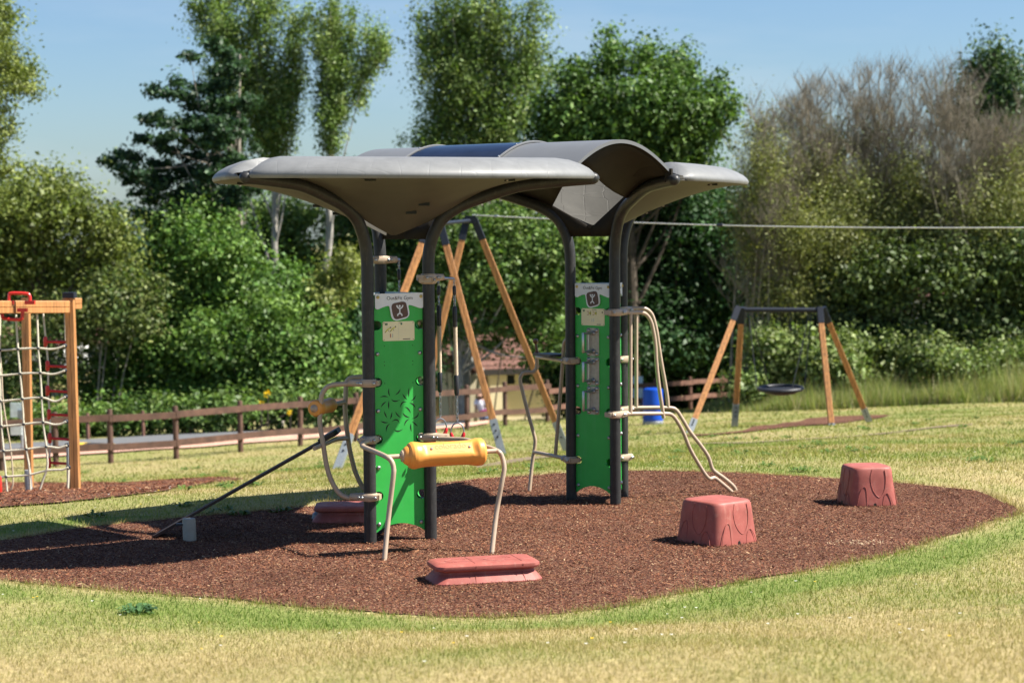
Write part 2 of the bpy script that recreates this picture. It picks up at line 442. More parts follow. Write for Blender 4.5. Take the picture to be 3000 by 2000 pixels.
# ================================================================== GROUND
def build_ground():
    ys = np.concatenate([np.arange(-4, 8, .8), np.arange(8, 22, .11), np.arange(22, 70, .4), np.arange(70, 130, 3), np.array([150, 190, 250, 330, 450, 700, 1100])])
    nx = 230
    t = np.linspace(-1, 1, nx)
    X = []; Y = []
    for y in ys:
        w = 9 + .45 * max(y, 0) if y < 130 else .45 * y * 2.2
        X.append(t * w); Y.append(np.full(nx, y))
    X = np.concatenate(X); Y = np.concatenate(Y)
    Z = terr(X, Y) - np.where(poly_dist(np.c_[X, Y], PADW) < -.05, .012, 0)
    g, d = greenness(X, Y)
    dry = np.array([.37, .295, .145]); grn = np.array([.17, .20, .055])
    c = dry * (1 - g[:, None]) + grn * g[:, None]
    i = np.arange(len(ys) * nx).reshape(len(ys), nx)
    F = np.stack([i[:-1, :-1], i[:-1, 1:], i[1:, 1:], i[1:, :-1]], -1).reshape(-1, 4)
    m = bpy.data.materials.new('turf'); m.use_nodes = True
    nt = m.node_tree; bs = nt.nodes['Principled BSDF']; bs.inputs['Roughness'].default_value = .95; bs.inputs['Specular IOR Level'].default_value = .1
    at = nt.nodes.new('ShaderNodeAttribute'); at.attribute_name = 'Col'
    tc = nt.nodes.new('ShaderNodeTexCoord')
    nz = nt.nodes.new('ShaderNodeTexNoise'); nz.inputs['Scale'].default_value = 22; nz.inputs['Detail'].default_value = 8
    nt.links.new(tc.outputs['Object'], nz.inputs['Vector'])
    mr = nt.nodes.new('ShaderNodeMapRange'); mr.inputs[1].default_value = .3; mr.inputs[2].default_value = .7; mr.inputs[3].default_value = .62; mr.inputs[4].default_value = 1.25
    nt.links.new(nz.outputs['Fac'], mr.inputs[0])
    mx = nt.nodes.new('ShaderNodeVectorMath'); mx.operation = 'SCALE'
    nt.links.new(at.outputs['Color'], mx.inputs[0]); nt.links.new(mr.outputs[0], mx.inputs['Scale']); nt.links.new(mx.outputs[0], bs.inputs['Base Color'])
    bp = nt.nodes.new('ShaderNodeBump'); bp.inputs['Strength'].default_value = .6; bp.inputs['Distance'].default_value = .03
    nt.links.new(nz.outputs['Fac'], bp.inputs['Height']); nt.links.new(bp.outputs['Normal'], bs.inputs['Normal'])
    o = npmesh('grass_ground', np.c_[X, Y, Z], F, m, col=c, smooth=True)
    tag(o, kind='structure')

def chipmat(name, k=1.):
    m = bpy.data.materials.new(name); m.use_nodes = True
    nt = m.node_tree; bs = nt.nodes['Principled BSDF']; bs.inputs['Roughness'].default_value = .9; bs.inputs['Specular IOR Level'].default_value = .1
    tc = nt.nodes.new('ShaderNodeTexCoord')
    vo = nt.nodes.new('ShaderNodeTexVoronoi'); vo.inputs['Scale'].default_value = 70
    nt.links.new(tc.outputs['Object'], vo.inputs['Vector'])
    sx = nt.nodes.new('ShaderNodeSeparateColor'); nt.links.new(vo.outputs['Color'], sx.inputs[0])
    rp = nt.nodes.new('ShaderNodeValToRGB')
    e = rp.color_ramp.elements; e[0].color = (.045 * k, .02 * k, .015 * k, 1); e[1].color = (.30 * k, .18 * k, .11 * k, 1); e[1].position = 1
    for p, c in ((.4, (.10 * k, .043 * k, .03 * k, 1)), (.8, (.17 * k, .08 * k, .05 * k, 1))):
        q = rp.color_ramp.elements.new(p); q.color = c
    nt.links.new(sx.outputs[0], rp.inputs[0])
    nz = nt.nodes.new('ShaderNodeTexNoise'); nz.inputs['Scale'].default_value = 1.3; nz.inputs['Detail'].default_value = 6
    nt.links.new(tc.outputs['Object'], nz.inputs['Vector'])
    mr = nt.nodes.new('ShaderNodeMapRange'); mr.inputs[1].default_value = .3; mr.inputs[2].default_value = .7; mr.inputs[3].default_value = .75; mr.inputs[4].default_value = 1.2
    nt.links.new(nz.outputs['Fac'], mr.inputs[0])
    mx = nt.nodes.new('ShaderNodeVectorMath'); mx.operation = 'SCALE'
    nt.links.new(rp.outputs[0], mx.inputs[0]); nt.links.new(mr.outputs[0], mx.inputs['Scale']); nt.links.new(mx.outputs[0], bs.inputs['Base Color'])
    bp = nt.nodes.new('ShaderNodeBump'); bp.inputs['Strength'].default_value = .8; bp.inputs['Distance'].default_value = .012
    nt.links.new(vo.outputs['Distance'], bp.inputs['Height']); nt.links.new(bp.outputs['Normal'], bs.inputs['Normal'])
    return m
M['mulch'] = chipmat('mulch_bed', 1.0)

def wobble(poly, step=.12, amp=.05, seed=5):
    out = []
    n = len(poly)
    for i in range(n):
        a, b = np.array(poly[i]), np.array(poly[(i + 1) % n])
        k = max(1, int(np.linalg.norm(b - a) / step))
        for j in range(k):
            p = a + (b - a) * j / k
            w = (vnoise([p[0]], [p[1]], 2.2, seed)[0] - .5) * 2 * amp + (vnoise([p[0]], [p[1]], 7, seed + 1)[0] - .5) * amp
            e = (b - a) / (np.linalg.norm(b - a) + 1e-9)
            out.append(p + np.array([-e[1], e[0]]) * w)
    return out

def sheet(name, poly, m, lift):
    me = bpy.data.meshes.new(name)
    import bmesh
    bm = bmesh.new()
    vs = [bm.verts.new((p[0], p[1], 0)) for p in poly]
    f = bm.faces.new(vs)
    bmesh.ops.triangulate(bm, faces=[f])
    for _ in range(3):
        bmesh.ops.subdivide_edges(bm, edges=[e for e in bm.edges if e.calc_length() > .5], cuts=1)
        bmesh.ops.triangulate(bm, faces=bm.faces[:])
    bm.verts.ensure_lookup_table()
    z = terr([v.co.x for v in bm.verts], [v.co.y for v in bm.verts])
    for v, q in zip(bm.verts, z): v.co.z = q + lift
    for f in bm.faces:
        if f.normal.z < 0: f.normal_flip()
    bm.to_mesh(me); bm.free(); me.materials.append(m)
    return tag(link(name, me), kind='structure')

def scatter_chips(name, poly, n, L, W, lift, seed):
    rng = np.random.default_rng(seed)
    poly = np.array(poly); lo, hi = poly.min(0), poly.max(0)
    q = rng.uniform(lo, hi, (n * 3, 2)); d = poly_dist(q, poly)
    keep = d < rng.normal(.0, .022, len(d)) + np.where(rng.uniform(0, 1, len(d)) < .05, rng.exponential(.09, len(d)), 0); q = q[keep][:n]; k = len(q)
    z = terr(q[:, 0], q[:, 1]) + lift + rng.uniform(0, .012, k)
    an = rng.uniform(0, 2 * math.pi, k); tl = rng.normal(0, .28, k); rl = rng.normal(0, .4, k)
    l = L * rng.lognormal(0, .35, k); w = W * rng.lognormal(0, .3, k)
    t = np.c_[np.cos(an) * np.cos(tl), np.sin(an) * np.cos(tl), np.sin(tl)]
    s = np.c_[-np.sin(an) * np.cos(rl), np.cos(an) * np.cos(rl), np.sin(rl)]
    c = np.c_[q, z]
    V = np.stack([c - t * l[:, None] / 2 - s * w[:, None] / 2, c + t * l[:, None] / 2 - s * w[:, None] * .35, c + t * l[:, None] / 2 + s * w[:, None] * .35, c - t * l[:, None] / 2 + s * w[:, None] / 2], 1).reshape(-1, 3)
    pal = np.array([[.075, .026, .014], [.135, .047, .025], [.195, .076, .038], [.27, .13, .066], [.42, .28, .16]])
    w8 = np.array([.22, .33, .27, .14, .04]); ci = rng.choice(5, k, p=w8)
    col = pal[ci] * rng.uniform(.75, 1.25, (k, 1)) * (.62 + .5 * vnoise(q[:, 0], q[:, 1], .9, 4) + .3 * vnoise(q[:, 0], q[:, 1], 3.1, 14))[:, None]
    # one sandy, bleached patch on the right of the bed
    sp_ = PZ(2520, 1592)
    e = np.exp(-(((q[:, 0] - sp_.x) / .3) ** 2 + ((q[:, 1] - sp_.y) / .16) ** 2)) > rng.uniform(.25, 1.6, k)
    col[e] = np.array([.5, .38, .24]) * rng.uniform(.8, 1.15, (e.sum(), 1))
    o = npmesh(name, V, np.arange(4 * k).reshape(-1, 4), M['chip'], col=np.repeat(col, 4, 0))
    return o

# ------------------------------------------------------------------ grass
def blades(x, y, h, w, rng, lean=.45, col=None):
    k = len(x)
    z = terr(x, y) - .004
    an = rng.uniform(0, 2 * math.pi, k); s = np.c_[np.cos(an), np.sin(an), np.zeros(k)]
    ln = rng.normal(0, lean, (k, 2)) * h[:, None]
    b = np.c_[x, y, z]
    tip = b + np.c_[ln, h * np.sqrt(np.clip(1 - (ln ** 2).sum(1) / h ** 2 * .5, .2, 1))]
    V = np.stack([b - s * w[:, None] / 2, b + s * w[:, None] / 2, tip], 1).reshape(-1, 3)
    return V

def build_grass():
    rng = np.random.default_rng(3)
    xs = []; ys = []; hs = []; ws = []
    for (y0, y1, n, h, w) in ((9.2, 13, 150000, .027, .0045), (13, 17, 115000, .030, .006), (17, 24, 105000, .032, .008), (24, 34, 85000, .042, .013), (34, 50, 68000, .038, .02), (50, 66, 24000, .05, .03)):
        y = rng.uniform(y0, y1, n); x = rng.uniform(-1, 1, n) * (.272 * y + 2.4)
        xs.append(x); ys.append(y); hs.append(h * rng.lognormal(0, .35, n)); ws.append(w * rng.lognormal(0, .25, n))
    # longer tufts along the rim of the bed
    n = 16000
    per = np.array(wobble(PADW, .02, .05))
    i = rng.integers(0, len(per), n); q = per[i] + rng.normal(0, .06, (n, 2))
    xs.append(q[:, 0]); ys.append(q[:, 1]); hs.append(.045 * rng.lognormal(0, .4, n)); ws.append(np.full(n, .006))
    x = np.concatenate(xs); y = np.concatenate(ys); h = np.concatenate(hs); w = np.concatenate(ws)
    g, d = greenness(x, y)
    ok = d > .10 * (vnoise(x, y, 2.6, 31) - .5) + .12 * (vnoise(x, y, 9, 32) - .55)
    for pl in EXCL: ok &= poly_dist(np.c_[x, y], pl) > rng.uniform(-.03, .03, len(x)) + np.where(y > 40, .15, 0)
    x, y, h, w, g, d = [a[ok] for a in (x, y, h, w, g, d)]
    V = blades(x, y, h, w, rng)
    k = len(x)
    g2 = np.clip(g + rng.normal(0, .16, k), 0, 1)
    dry = np.array([.395, .318, .155]); grn = np.array([.135, .215, .04]); lime = np.array([.26, .275, .075])
    c = np.where(g2[:, None] < .5, dry + (lime - dry) * g2[:, None] * 2, lime + (grn - lime) * (g2[:, None] - .5) * 2) * rng.uniform(.75, 1.2, (k, 1))
    o = npmesh('grass', V, np.arange(3 * k).reshape(-1, 3), M['grass'], col=np.repeat(c, 3, 0))
    tag(o, 'short mown lawn with dry straw patches and green edges around the mulch bed', 'grass', kind='stuff')

# ------------------------------------------------------------------ foliage
LEAFK = 2.4
def leafcloud(blobs, n, size, cols, rng, clump=.32, per=70, shell=.42, up=.6, flat=.65, aspect=.58, droop=0.):
    """blobs: list of (centre, radii) in metres; leaves gather in clumps, clumps fill the blobs"""
    C = np.array([b[0] for b in blobs]); R = np.array([b[1] for b in blobs])
    wt = (R[:, 0] * R[:, 2] * np.sqrt(R[:, 1])) ; wt = wt / wt.sum()
    n = int(n * LEAFK); nc = max(1, n // per)
    bi = rng.choice(len(blobs), nc, p=wt)
    dirn = rng.normal(size=(nc, 3)); dirn /= np.linalg.norm(dirn, axis=1, keepdims=True)
    rad = rng.uniform(0, 1, nc) ** shell
    cc = C[bi] + dirn * rad[:, None] * R[bi]
    cs = clump * rng.lognormal(0, .28, nc)
    li = np.repeat(np.arange(nc), rng.poisson(per, nc))
    k = len(li)
    off = np.clip(rng.normal(size=(k, 3)), -1.6, 1.6) * cs[li][:, None] * np.array([1, 1, flat])
    ax = dirn + rng.normal(0, .45, (nc, 3)) + np.array([0, 0, .12 - droop * .5]); ax /= np.linalg.norm(ax, axis=1, keepdims=True)
    off = off * .72 + ax[li] * (rng.uniform(-1.1, 1.5, k) * cs[li])[:, None]
    p = cc[li] + off
    nrm = rng.normal(size=(k, 3)) * .75 + np.array([0, 0, up]) + off / (np.linalg.norm(off, axis=1, keepdims=True) + 1e-6) * .75
    nrm /= np.linalg.norm(nrm, axis=1, keepdims=True)
    t = np.cross(nrm, rng.normal(size=(k, 3))); t[:, 2] -= abs(droop) * .4; t -= nrm * (t * nrm).sum(1, keepdims=True); t /= np.linalg.norm(t, axis=1, keepdims=True) + 1e-9
    s = np.cross(nrm, t)
    L = size * .84 * np.clip(rng.lognormal(0, .42, k), .4, 1.9)[:, None]
    bend = nrm * L * .12
    V = np.stack([p - t * L * .5, p + s * L * aspect * .5 + bend, p + t * L * .5, p - s * L * aspect * .5 + bend], 1).reshape(-1, 3)
    cols = np.array(cols)
    ci = rng.integers(0, len(cols), nc)
    col = cols[ci][li] * 1.42 * (rng.uniform(.5, 1.35, nc)[li] * rng.uniform(.8, 1.2, k))[:, None]  # clump tones vary; the wide spread also paints shadow pockets into the leaves
    return V, np.arange(4 * k).reshape(-1, 4), np.repeat(col, 4, 0), cc

def pxblobs(lst, d, depth, rng, spread=.8):
    out = []
    for (x, y, rx, ry) in lst:
        dd = d + rng.uniform(-spread, spread)
        k = dd / FPX
        out.append((tuple(P(x, y, dd)), (max(rx * k, .12), min(depth, max(rx, ry) * k), max(ry * k, .12))))
    return out

def branches(mb, root, targets, r0, m, rng, start=.25, n=5):
    """limbs leaving the trunk line and bending up into the crown"""
    for c in targets:
        c = V3(c); t = rng.uniform(start, .85)
        a = root[0] + (root[-1] - root[0]) * t
        for i in range(len(root) - 1):
            pass
        idx = int(t * (len(root) - 1)); a = root[idx]
        mid = a.lerp(c, .5) + V3((rng.normal(0, .12), rng.normal(0, .12), -.08 * (c - a).length))
        pts = crom([a, mid, c], n)
        rr = [r0 * (1 - t * .5) * (1 - .85 * i / (len(pts) - 1)) for i in range(len(pts))]
        mb.tube(pts, rr, m, 6)

def tree(name, label, d, blobs, trunk, n, size, cols, seed, cat='tree', group=None, depth=2.2, bark='bark', r=.14, nb=16, spread=.8, **kw):
    rng = np.random.default_rng(seed)
    bl = pxblobs(blobs, d, depth, rng, spread)
    tp = [P(x, y, d) for x, y in trunk]
    base = V3((tp[0].x, tp[0].y, tz(tp[0].x, tp[0].y)))
    tp = [base + V3((0, 0, -.1))] + tp[1:]
    root = thing(name, base, label, cat, group)
    V, F, c, cc = leafcloud(bl, n, size, cols, rng, **kw)
    npmesh('crown', V, F, M['leaf'], root, col=c)
    mb = MB(); pts = crom(tp, 6)
    mb.tube(pts, [r * (1 - .75 * i / (len(pts) - 1)) for i in range(len(pts))], M[bark], 10)
    sel = cc[rng.choice(len(cc), min(nb, len(cc)), replace=False)]
    branches(mb, pts, sel, r * .42, M[bark], rng)
    mb.build('trunk', root)
    return root

def shrub(name, label, d, blobs, n, size, cols, seed, cat='shrub', group=None, depth=1.8, spread=.6, stems=8, bark='darkbark', **kw):
    rng = np.random.default_rng(seed)
    bl = pxblobs(blobs, d, depth, rng, spread)
    C = np.array([b[0] for b in bl]).mean(0)
    base = V3((C[0], C[1], tz(C[0], C[1])))
    root = thing(name, base, label, cat, group)
    V, F, c, cc = leafcloud(bl, n, size, cols, rng, **kw)
    V[:, 2] = np.maximum(V[:, 2], terr(V[:, 0], V[:, 1]) + .01)
    npmesh('foliage', V, F, M['leaf'], root, col=c)
    mb = MB()
    for c in cc[rng.choice(len(cc), min(stems, len(cc)), replace=False)]:
        a = V3((C[0] + (c[0] - C[0]) * .5, C[1] + (c[1] - C[1]) * .5, 0)); a.z = tz(a.x, a.y) - .05
        pts = crom([a, a.lerp(V3(c), .5) + V3((rng.normal(0, .1), 0, .1)), V3(c)], 4)
        mb.tube(pts, [.035 * (1 - .8 * i / (len(pts) - 1)) for i in range(len(pts))], M[bark], 5)
    mb.build('stem', root)
    return root

def twiggy(name, label, d, feet, tops, seed, group, nl=9, ns=11, nt=11, leaf=None, nleaf=0, cols=None, spread=1.2, r0=.045):
    """a mostly bare tree: limbs, side branches and a haze of upright twigs"""
    rng = np.random.default_rng(seed)
    f = [B(x, y, d + rng.uniform(-.4, .4)) for x, y in feet]
    base = f[0]
    root = thing(name, base, label, 'tree', group)
    def bez(a, b, S, bow):
        m = (a + b) / 2 + bow
        t = np.linspace(0, 1, S)[None, :, None]
        return a[:, None] * (1 - t) ** 2 + 2 * m[:, None] * t * (1 - t) + b[:, None] * t ** 2
    T = []
    for (x, y, rx, ry) in tops:
        for _ in range(nl):
            dd = d + rng.uniform(-spread, spread)
            T.append(P(x + rng.uniform(-rx, rx), y + rng.uniform(-ry, ry), dd)[:])
    T = np.array(T); N = len(T)
    A = np.array([f[rng.integers(len(f))][:] for _ in range(N)]) + rng.normal(0, .5, (N, 3)) * np.array([1, .6, 0])
    L = bez(A, T, 8, rng.normal(0, .25, (N, 3)) + np.array([0, 0, .3]))
    V1, F1 = tubes_np(L, np.linspace(r0, .008, 8)[None].repeat(N, 0) * rng.uniform(.7, 1.3, (N, 1)), 5)
    npmesh('trunk', V1, F1, M['twig'], root)
    # side branches
    li = np.repeat(np.arange(N), ns); t = rng.uniform(.42, .97, len(li)); k = (t * 7).astype(int); fr = (t * 7 - k)[:, None]
    a = L[li, k] * (1 - fr) + L[li, np.minimum(k + 1, 7)] * fr
    ln = rng.uniform(.5, 1.5, len(li)) * (1.15 - t * .6)
    az = rng.uniform(0, 2 * math.pi, len(li))
    b = a + np.c_[np.cos(az) * ln * .75, np.sin(az) * ln * .6, ln * .72]
    S = bez(a, b, 5, np.c_[np.cos(az) * .1, np.sin(az) * .1, -.08 * ln])
    V2, F2 = tubes_np(S, np.linspace(.011, .005, 5)[None].repeat(len(S), 0), 3)
    # twigs
    si = np.repeat(np.arange(len(S)), nt); t = rng.uniform(.2, 1, len(si)); k = np.minimum((t * 4).astype(int), 3); fr = (t * 4 - k)[:, None]
    a = S[si, k] * (1 - fr) + S[si, k + 1] * fr
    ln = rng.uniform(.2, .65, len(si)); az = rng.uniform(0, 2 * math.pi, len(si))
    b = a + np.c_[np.cos(az) * ln * .5, np.sin(az) * ln * .5, ln * .86]
    W = bez(a, b, 3, rng.normal(0, .03, (len(si), 3)))
    V3_, F3 = tubes_np(W, np.array([.005, .004, .0028])[None].repeat(len(W), 0), 3)
    npmesh('twigs', np.concatenate([V2, V3_]), np.concatenate([F2, F3 + len(V2)]), M['twig'], root)
    if nleaf:
        bl = pxblobs(leaf, d, 1.6, rng, spread)
        V, F, c, cc = leafcloud(bl, int(nleaf * 1.6), .08, cols, rng, clump=.38, per=16, shell=.7, aspect=.5, flat=1.2, up=.2, droop=-.4)
        npmesh('crown', V, F, M['leaf'], root, col=c)
    return root

# ================================================================== THE GYM
FC, RC = V3((-1.031, 17.496, 0)), V3((.889, 19.8325, 0))
PSI_F, PSI_R = 52.15, 49.26
A3 = .55; RP = A3 / math.sqrt(3); POLE_R = .0535
def dirv(a): return V3((math.cos(D2R(a)), math.sin(D2R(a)), 0))
ANG = {'FL': PSI_F + 180, 'FR': PSI_F + 300, 'FB': PSI_F + 60, 'RB': PSI_R, 'RR': PSI_R + 240, 'RL': PSI_R + 120}
CEN = {k: (FC if k[0] == 'F' else RC) for k in ANG}
POLE = {k: CEN[k] + dirv(ANG[k]) * RP for k in ANG}
PROF = [(.3175, -.06), (.3175, 1.2), (.3175, 2.26), (.322, 2.45), (.34, 2.56), (.375, 2.66), (.447, 2.776), (.57, 2.865), (.745, 2.938), (1.1, 3.046), (1.44, 3.085), (1.74, 3.107)]
PC = crom([V3((a, 0, b)) for a, b in PROF], 6)
_pr = [p.x for p in PC if p.z > 2.4]; _pz = [p.z for p in PC if p.z > 2.4]
def za(r): return float(np.interp(r, _pr, _pz))
def armpt(k, r, dz=0.): 
    q = CEN[k] + dirv(ANG[k]) * r
    return V3((q.x, q.y, za(r) + dz))
ARMEND = {k: armpt(k, 1.74) for k in ANG}

gym = thing('outdoor_gym', ((FC + RC) / 2)[:], 'big outdoor gym shelter with grey petal canopy on six dark poles and green boards', 'gym shelter')

for k in ('FL', 'FR', 'FB', 'RL', 'RR', 'RB'):
    mb = MB()
    pts = [CEN[k] + dirv(ANG[k]) * p.x + V3((0, 0, p.z)) for p in PC]
    e = pts[-1]; t = (pts[-1] - pts[-3]).normalized()
    pts += [e + t * .02, e + t * .045, e + t * .06]
    rr = [POLE_R] * len(PC) + [POLE_R * .93, POLE_R * .66, POLE_R * .2]
    mb.tube(pts, rr, M['pole'], 20)
    mb.build('pole', gym)

def petal(cen, mid, Rb, am=57., rend=1.70):
    """hollow moulded leaf: narrow at the funnel bottom, following the arms, with a drooping nose all along its rim"""
    n = 37; NT = 16; RJ = .78
    def edge(t):      # (radius, half angle, z) of the side edge
        if t < .34:
            q = t / .34
            ax, ay = .05 * (1 - q) + RJ * math.cos(D2R(am)) * q, .02 * (1 - q) + RJ * math.sin(D2R(am)) * q
            return math.hypot(ax, ay), math.degrees(math.atan2(ay, ax)), 2.635 * (1 - q) + (za(RJ) + .052) * q - .03 * math.sin(math.pi * q)
        q = (t - .34) / .66; r = RJ + (rend - .04 - RJ) * q
        return r, am, za(r) + .052
    def under(e, t):
        re, fe, ze = edge(t); rm = .05 + (Rb - .07 - .05) * t
        zm = 2.635 + (3.085 - 2.635) * (1 - (1 - t) ** 1.55)
        k = e * e
        return rm + (re - rm) * k, fe * e, zm + (ze - zm) * k ** .8
    cols = []
    for i in range(n):
        e = -1 + 2 * i / (n - 1)
        endk = max(0, (abs(e) - .955) / .045) ** 2
        ro = Rb + (rend - Rb) * e * e
        bot = [under(e, j / NT) for j in range(NT + 1)]
        up = .015 * e * e
        sec = list(bot)
        f1 = bot[-1][1]
        for dr, z in ((-.012, 3.088), (0, 3.105), (0, 3.125), (-.018, 3.15), (-.05, 3.178), (-.12, 3.215), (-.22, 3.25), (-.34, 3.268), (-.48, 3.262)):
            zz = z + up; zz = zz - (zz - 3.115) * .45 * endk
            sec.append((ro + dr - .06 * endk, f1, zz))
        for j in range(NT - 5, -1, -1):
            t = j / NT; r, f, z = bot[j]
            w = (t / (1 - 5 / NT)) ** 2.5
            sec.append((r - .006 - .12 * w, f, z + .024 + .026 * abs(e) ** 6 + (3.235 - z - .024) * w * .8))
        cols.append([cen + dirv(mid + f) * r + V3((0, 0, z)) for r, f, z in sec])
    m = len(cols[0]); mb = MB()
    vs = [p for c in cols for p in c]
    fs = [(i * m + j, i * m + (j + 1) % m, (i + 1) * m + (j + 1) % m, (i + 1) * m + j) for i in range(n - 1) for j in range(m)]
    fs += [tuple(range(m)), tuple(reversed(range((n - 1) * m, n * m)))]
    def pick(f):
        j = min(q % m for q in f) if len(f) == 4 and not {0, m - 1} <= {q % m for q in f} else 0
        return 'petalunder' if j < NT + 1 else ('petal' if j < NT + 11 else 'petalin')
    for nm in ('petalunder', 'petal', 'petalin'):
        pass
    base = len(mb.v); mb.v += [tuple(q) for q in vs]
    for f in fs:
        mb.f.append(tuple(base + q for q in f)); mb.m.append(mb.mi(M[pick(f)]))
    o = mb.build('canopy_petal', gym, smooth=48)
    for e, t in ((-.45, .86), (.45, .86), (.06, .42), (-.03, .30)):
        r, f, z = under(e, t); c = cen + dirv(mid + f) * r + V3((0, 0, z - .004))
        q = MB(); q.ball(c, .014, M['steel'], 8, (1, 1, .6)); q.box(c + dirv(mid + f + 90) * .03 + V3((0, 0, .004)), (.045, .03, .012), M['black'])
        q.build('fixing_pocket', o)
    return o
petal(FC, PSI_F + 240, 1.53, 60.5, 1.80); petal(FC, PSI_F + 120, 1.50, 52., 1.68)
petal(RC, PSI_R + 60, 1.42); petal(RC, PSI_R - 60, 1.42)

def gusset(a, b):
    """low V shaped plate closing the open side of a funnel between two arms"""
    cen = CEN[a]; mb = MB()
    mid = (dirv(ANG[a]) + dirv(ANG[b])).normalized() * .17
    cb = cen + mid + V3((0, 0, 2.60)); ct = cen + mid + V3((0, 0, 2.685))
    for k in (a, b):
        lo = [cb] + [armpt(k, r) + V3((0, 0, -.02 if r > .37 else -.0)) for r in (.345, .37, .42, .5, .6, .68)]
        lo[1].z = 2.60
        N = len(lo); tp = armpt(k, .70, .10)
        hi = [ct.lerp(tp, i / (N - 1)) for i in range(N)]
        mb.add(lo + hi, [(i, i + 1, N + i + 1, N + i) for i in range(N - 1)], M['darkplate'])
    o = mb.build('gusset_plate', gym)
    s = o.modifiers.new('thick', 'SOLIDIFY'); s.thickness = .012; s.offset = 0
    for k in (a, b):
        for r, dz in ((.42, .02), (.55, .03), (.66, .05)):
            q = MB(); q.ball(armpt(k, r, dz) - (dirv(ANG[k]) * .0) + (cen + mid * 6 - armpt(k, r)).normalized() * .012, .012, M['steel'], 8); q.build('bolt', o)
    q = MB(); q.box(ct + V3((0, 0, .01)), (.035, .02, .016), M['darkplate']); q.build('gusset_catch', o)
gusset('RL', 'RR'); gusset('FB', 'FR')
# vaulted roof between the two funnels
FE = (ARMEND['FR'].lerp(ARMEND['FB'], .055), ARMEND['FB']); RE = (ARMEND['RR'], ARMEND['RL'])
def vpt(u, v, lift=0.):
    a = FE[0].lerp(FE[1], u); b = RE[0].lerp(RE[1], u)
    p = a.lerp(b, v); s = 2 * v - 1
    c = math.cos(s * D2R(62)); c0 = math.cos(D2R(62))
    p.z = 3.20 + .255 * (c - c0) / (1 - c0) + lift
    return p
def shell(u0, u1, lift, th, m, name, parent, nu=6, v0=-.02, v1=1.02, under=None):
    mb = MB(); nv = 28
    us = [u0 + (u1 - u0) * i / nu for i in range(nu + 1)]; vs_ = [v0 + (v1 - v0) * j / nv for j in range(nv + 1)]
    top = [vpt(u, v, lift) for u in us for v in vs_]; bo = [vpt(u, v, lift - th) for u in us for v in vs_]
    w = nv + 1; n = len(top); fs = []
    for i in range(nu):
        for j in range(nv):
            a = i * w + j
            fs.append((a, a + 1, a + w + 1, a + w)); fs.append((n + a, n + a + w, n + a + w + 1, n + a + 1))
    for i in range(nu):
        a = i * w; fs.append((a, a + w, n + a + w, n + a)); a = i * w + nv; fs.append((a, n + a, n + a + w, a + w))
    for j in range(nv):
        fs.append((j, n + j, n + j + 1, j + 1)); a = nu * w + j; fs.append((a, a + 1, n + a + 1, n + a))
    mb.add(top + bo, fs, m)
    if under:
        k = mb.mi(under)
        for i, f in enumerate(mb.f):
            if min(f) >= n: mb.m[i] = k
    return mb.build(name, parent, smooth=40)
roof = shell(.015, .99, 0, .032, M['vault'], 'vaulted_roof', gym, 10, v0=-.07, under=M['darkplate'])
shell(.355, .735, .010, .007, M['solar'], 'solar_panel', roof, 6, .0, 1.0)
q = MB()
for u in (.345, .745):
    q.tube([vpt(u, v, .012) for v in np.linspace(.0, 1, 24)], .011, M['vault'], 6)
    for v in (.12, .3, .7, .88): q.ball(vpt(u, v, .026), .009, M['steel'], 8)
q.build('panel_strip', roof)
def gable(u, ka, rev):
    mb = MB(); N = 16; A = []; Bq = []
    for i in range(N + 1):
        t = i / N
        v = .12 + .88 * t
        A.append(vpt(u, 1 - v if rev else v, -.036))
        r = .66 + 1.05 * t ** 1.1
        Bq.append(armpt(ka, r, .05))
    rows = []
    for j in range(7):
        s = j / 6
        rows.append([A[i].lerp(Bq[i], s) + V3((0, 0, -.05 * math.sin(math.pi * s) * (1 - i / N))) for i in range(N + 1)])
    w = N + 1
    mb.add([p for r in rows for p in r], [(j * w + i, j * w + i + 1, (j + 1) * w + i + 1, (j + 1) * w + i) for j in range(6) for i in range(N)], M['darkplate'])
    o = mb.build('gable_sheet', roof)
    s = o.modifiers.new('thick', 'SOLIDIFY'); s.thickness = .01; s.offset = 0
def sun_block(ka, side, u0, u1):  # unseen sheet added to stop sun leaking onto the near board
    mb = MB(); N = 10; A = []; Bq = []
    for i in range(N + 1):
        t = i / N
        A.append(armpt(ka, .5 + 1.24 * t, .06)); q = side[0].lerp(side[1], u0 + (u1 - u0) * t); Bq.append(V3((q.x, q.y, 3.195)) + dirv(52 if ka == 'FR' else 232) * .11 * t)
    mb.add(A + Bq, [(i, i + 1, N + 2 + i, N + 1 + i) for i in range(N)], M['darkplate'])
    o = mb.build('sun_block_sheet', roof); sd = o.modifiers.new('thick', 'SOLIDIFY'); sd.thickness = .008; sd.offset = 0
sun_block('FR', FE, .6, 0); sun_block('RL', RE, .4, 1)
gable(.03, 'RR', False); gable(.97, 'FB', True)
for u, v in ((.02, 1.0), (.98, 0.0)):
    q = MB(); c = vpt(u, v, -.05)
    q.box(c, (.035, .012, .06), M['darkplate'], (dirv(142), dirv(52), V3((0, 0, 1))))
    q.ball(c + V3((.0, -.018, -.02)), .01, M['steel'], 8); q.build('bracket', roof)

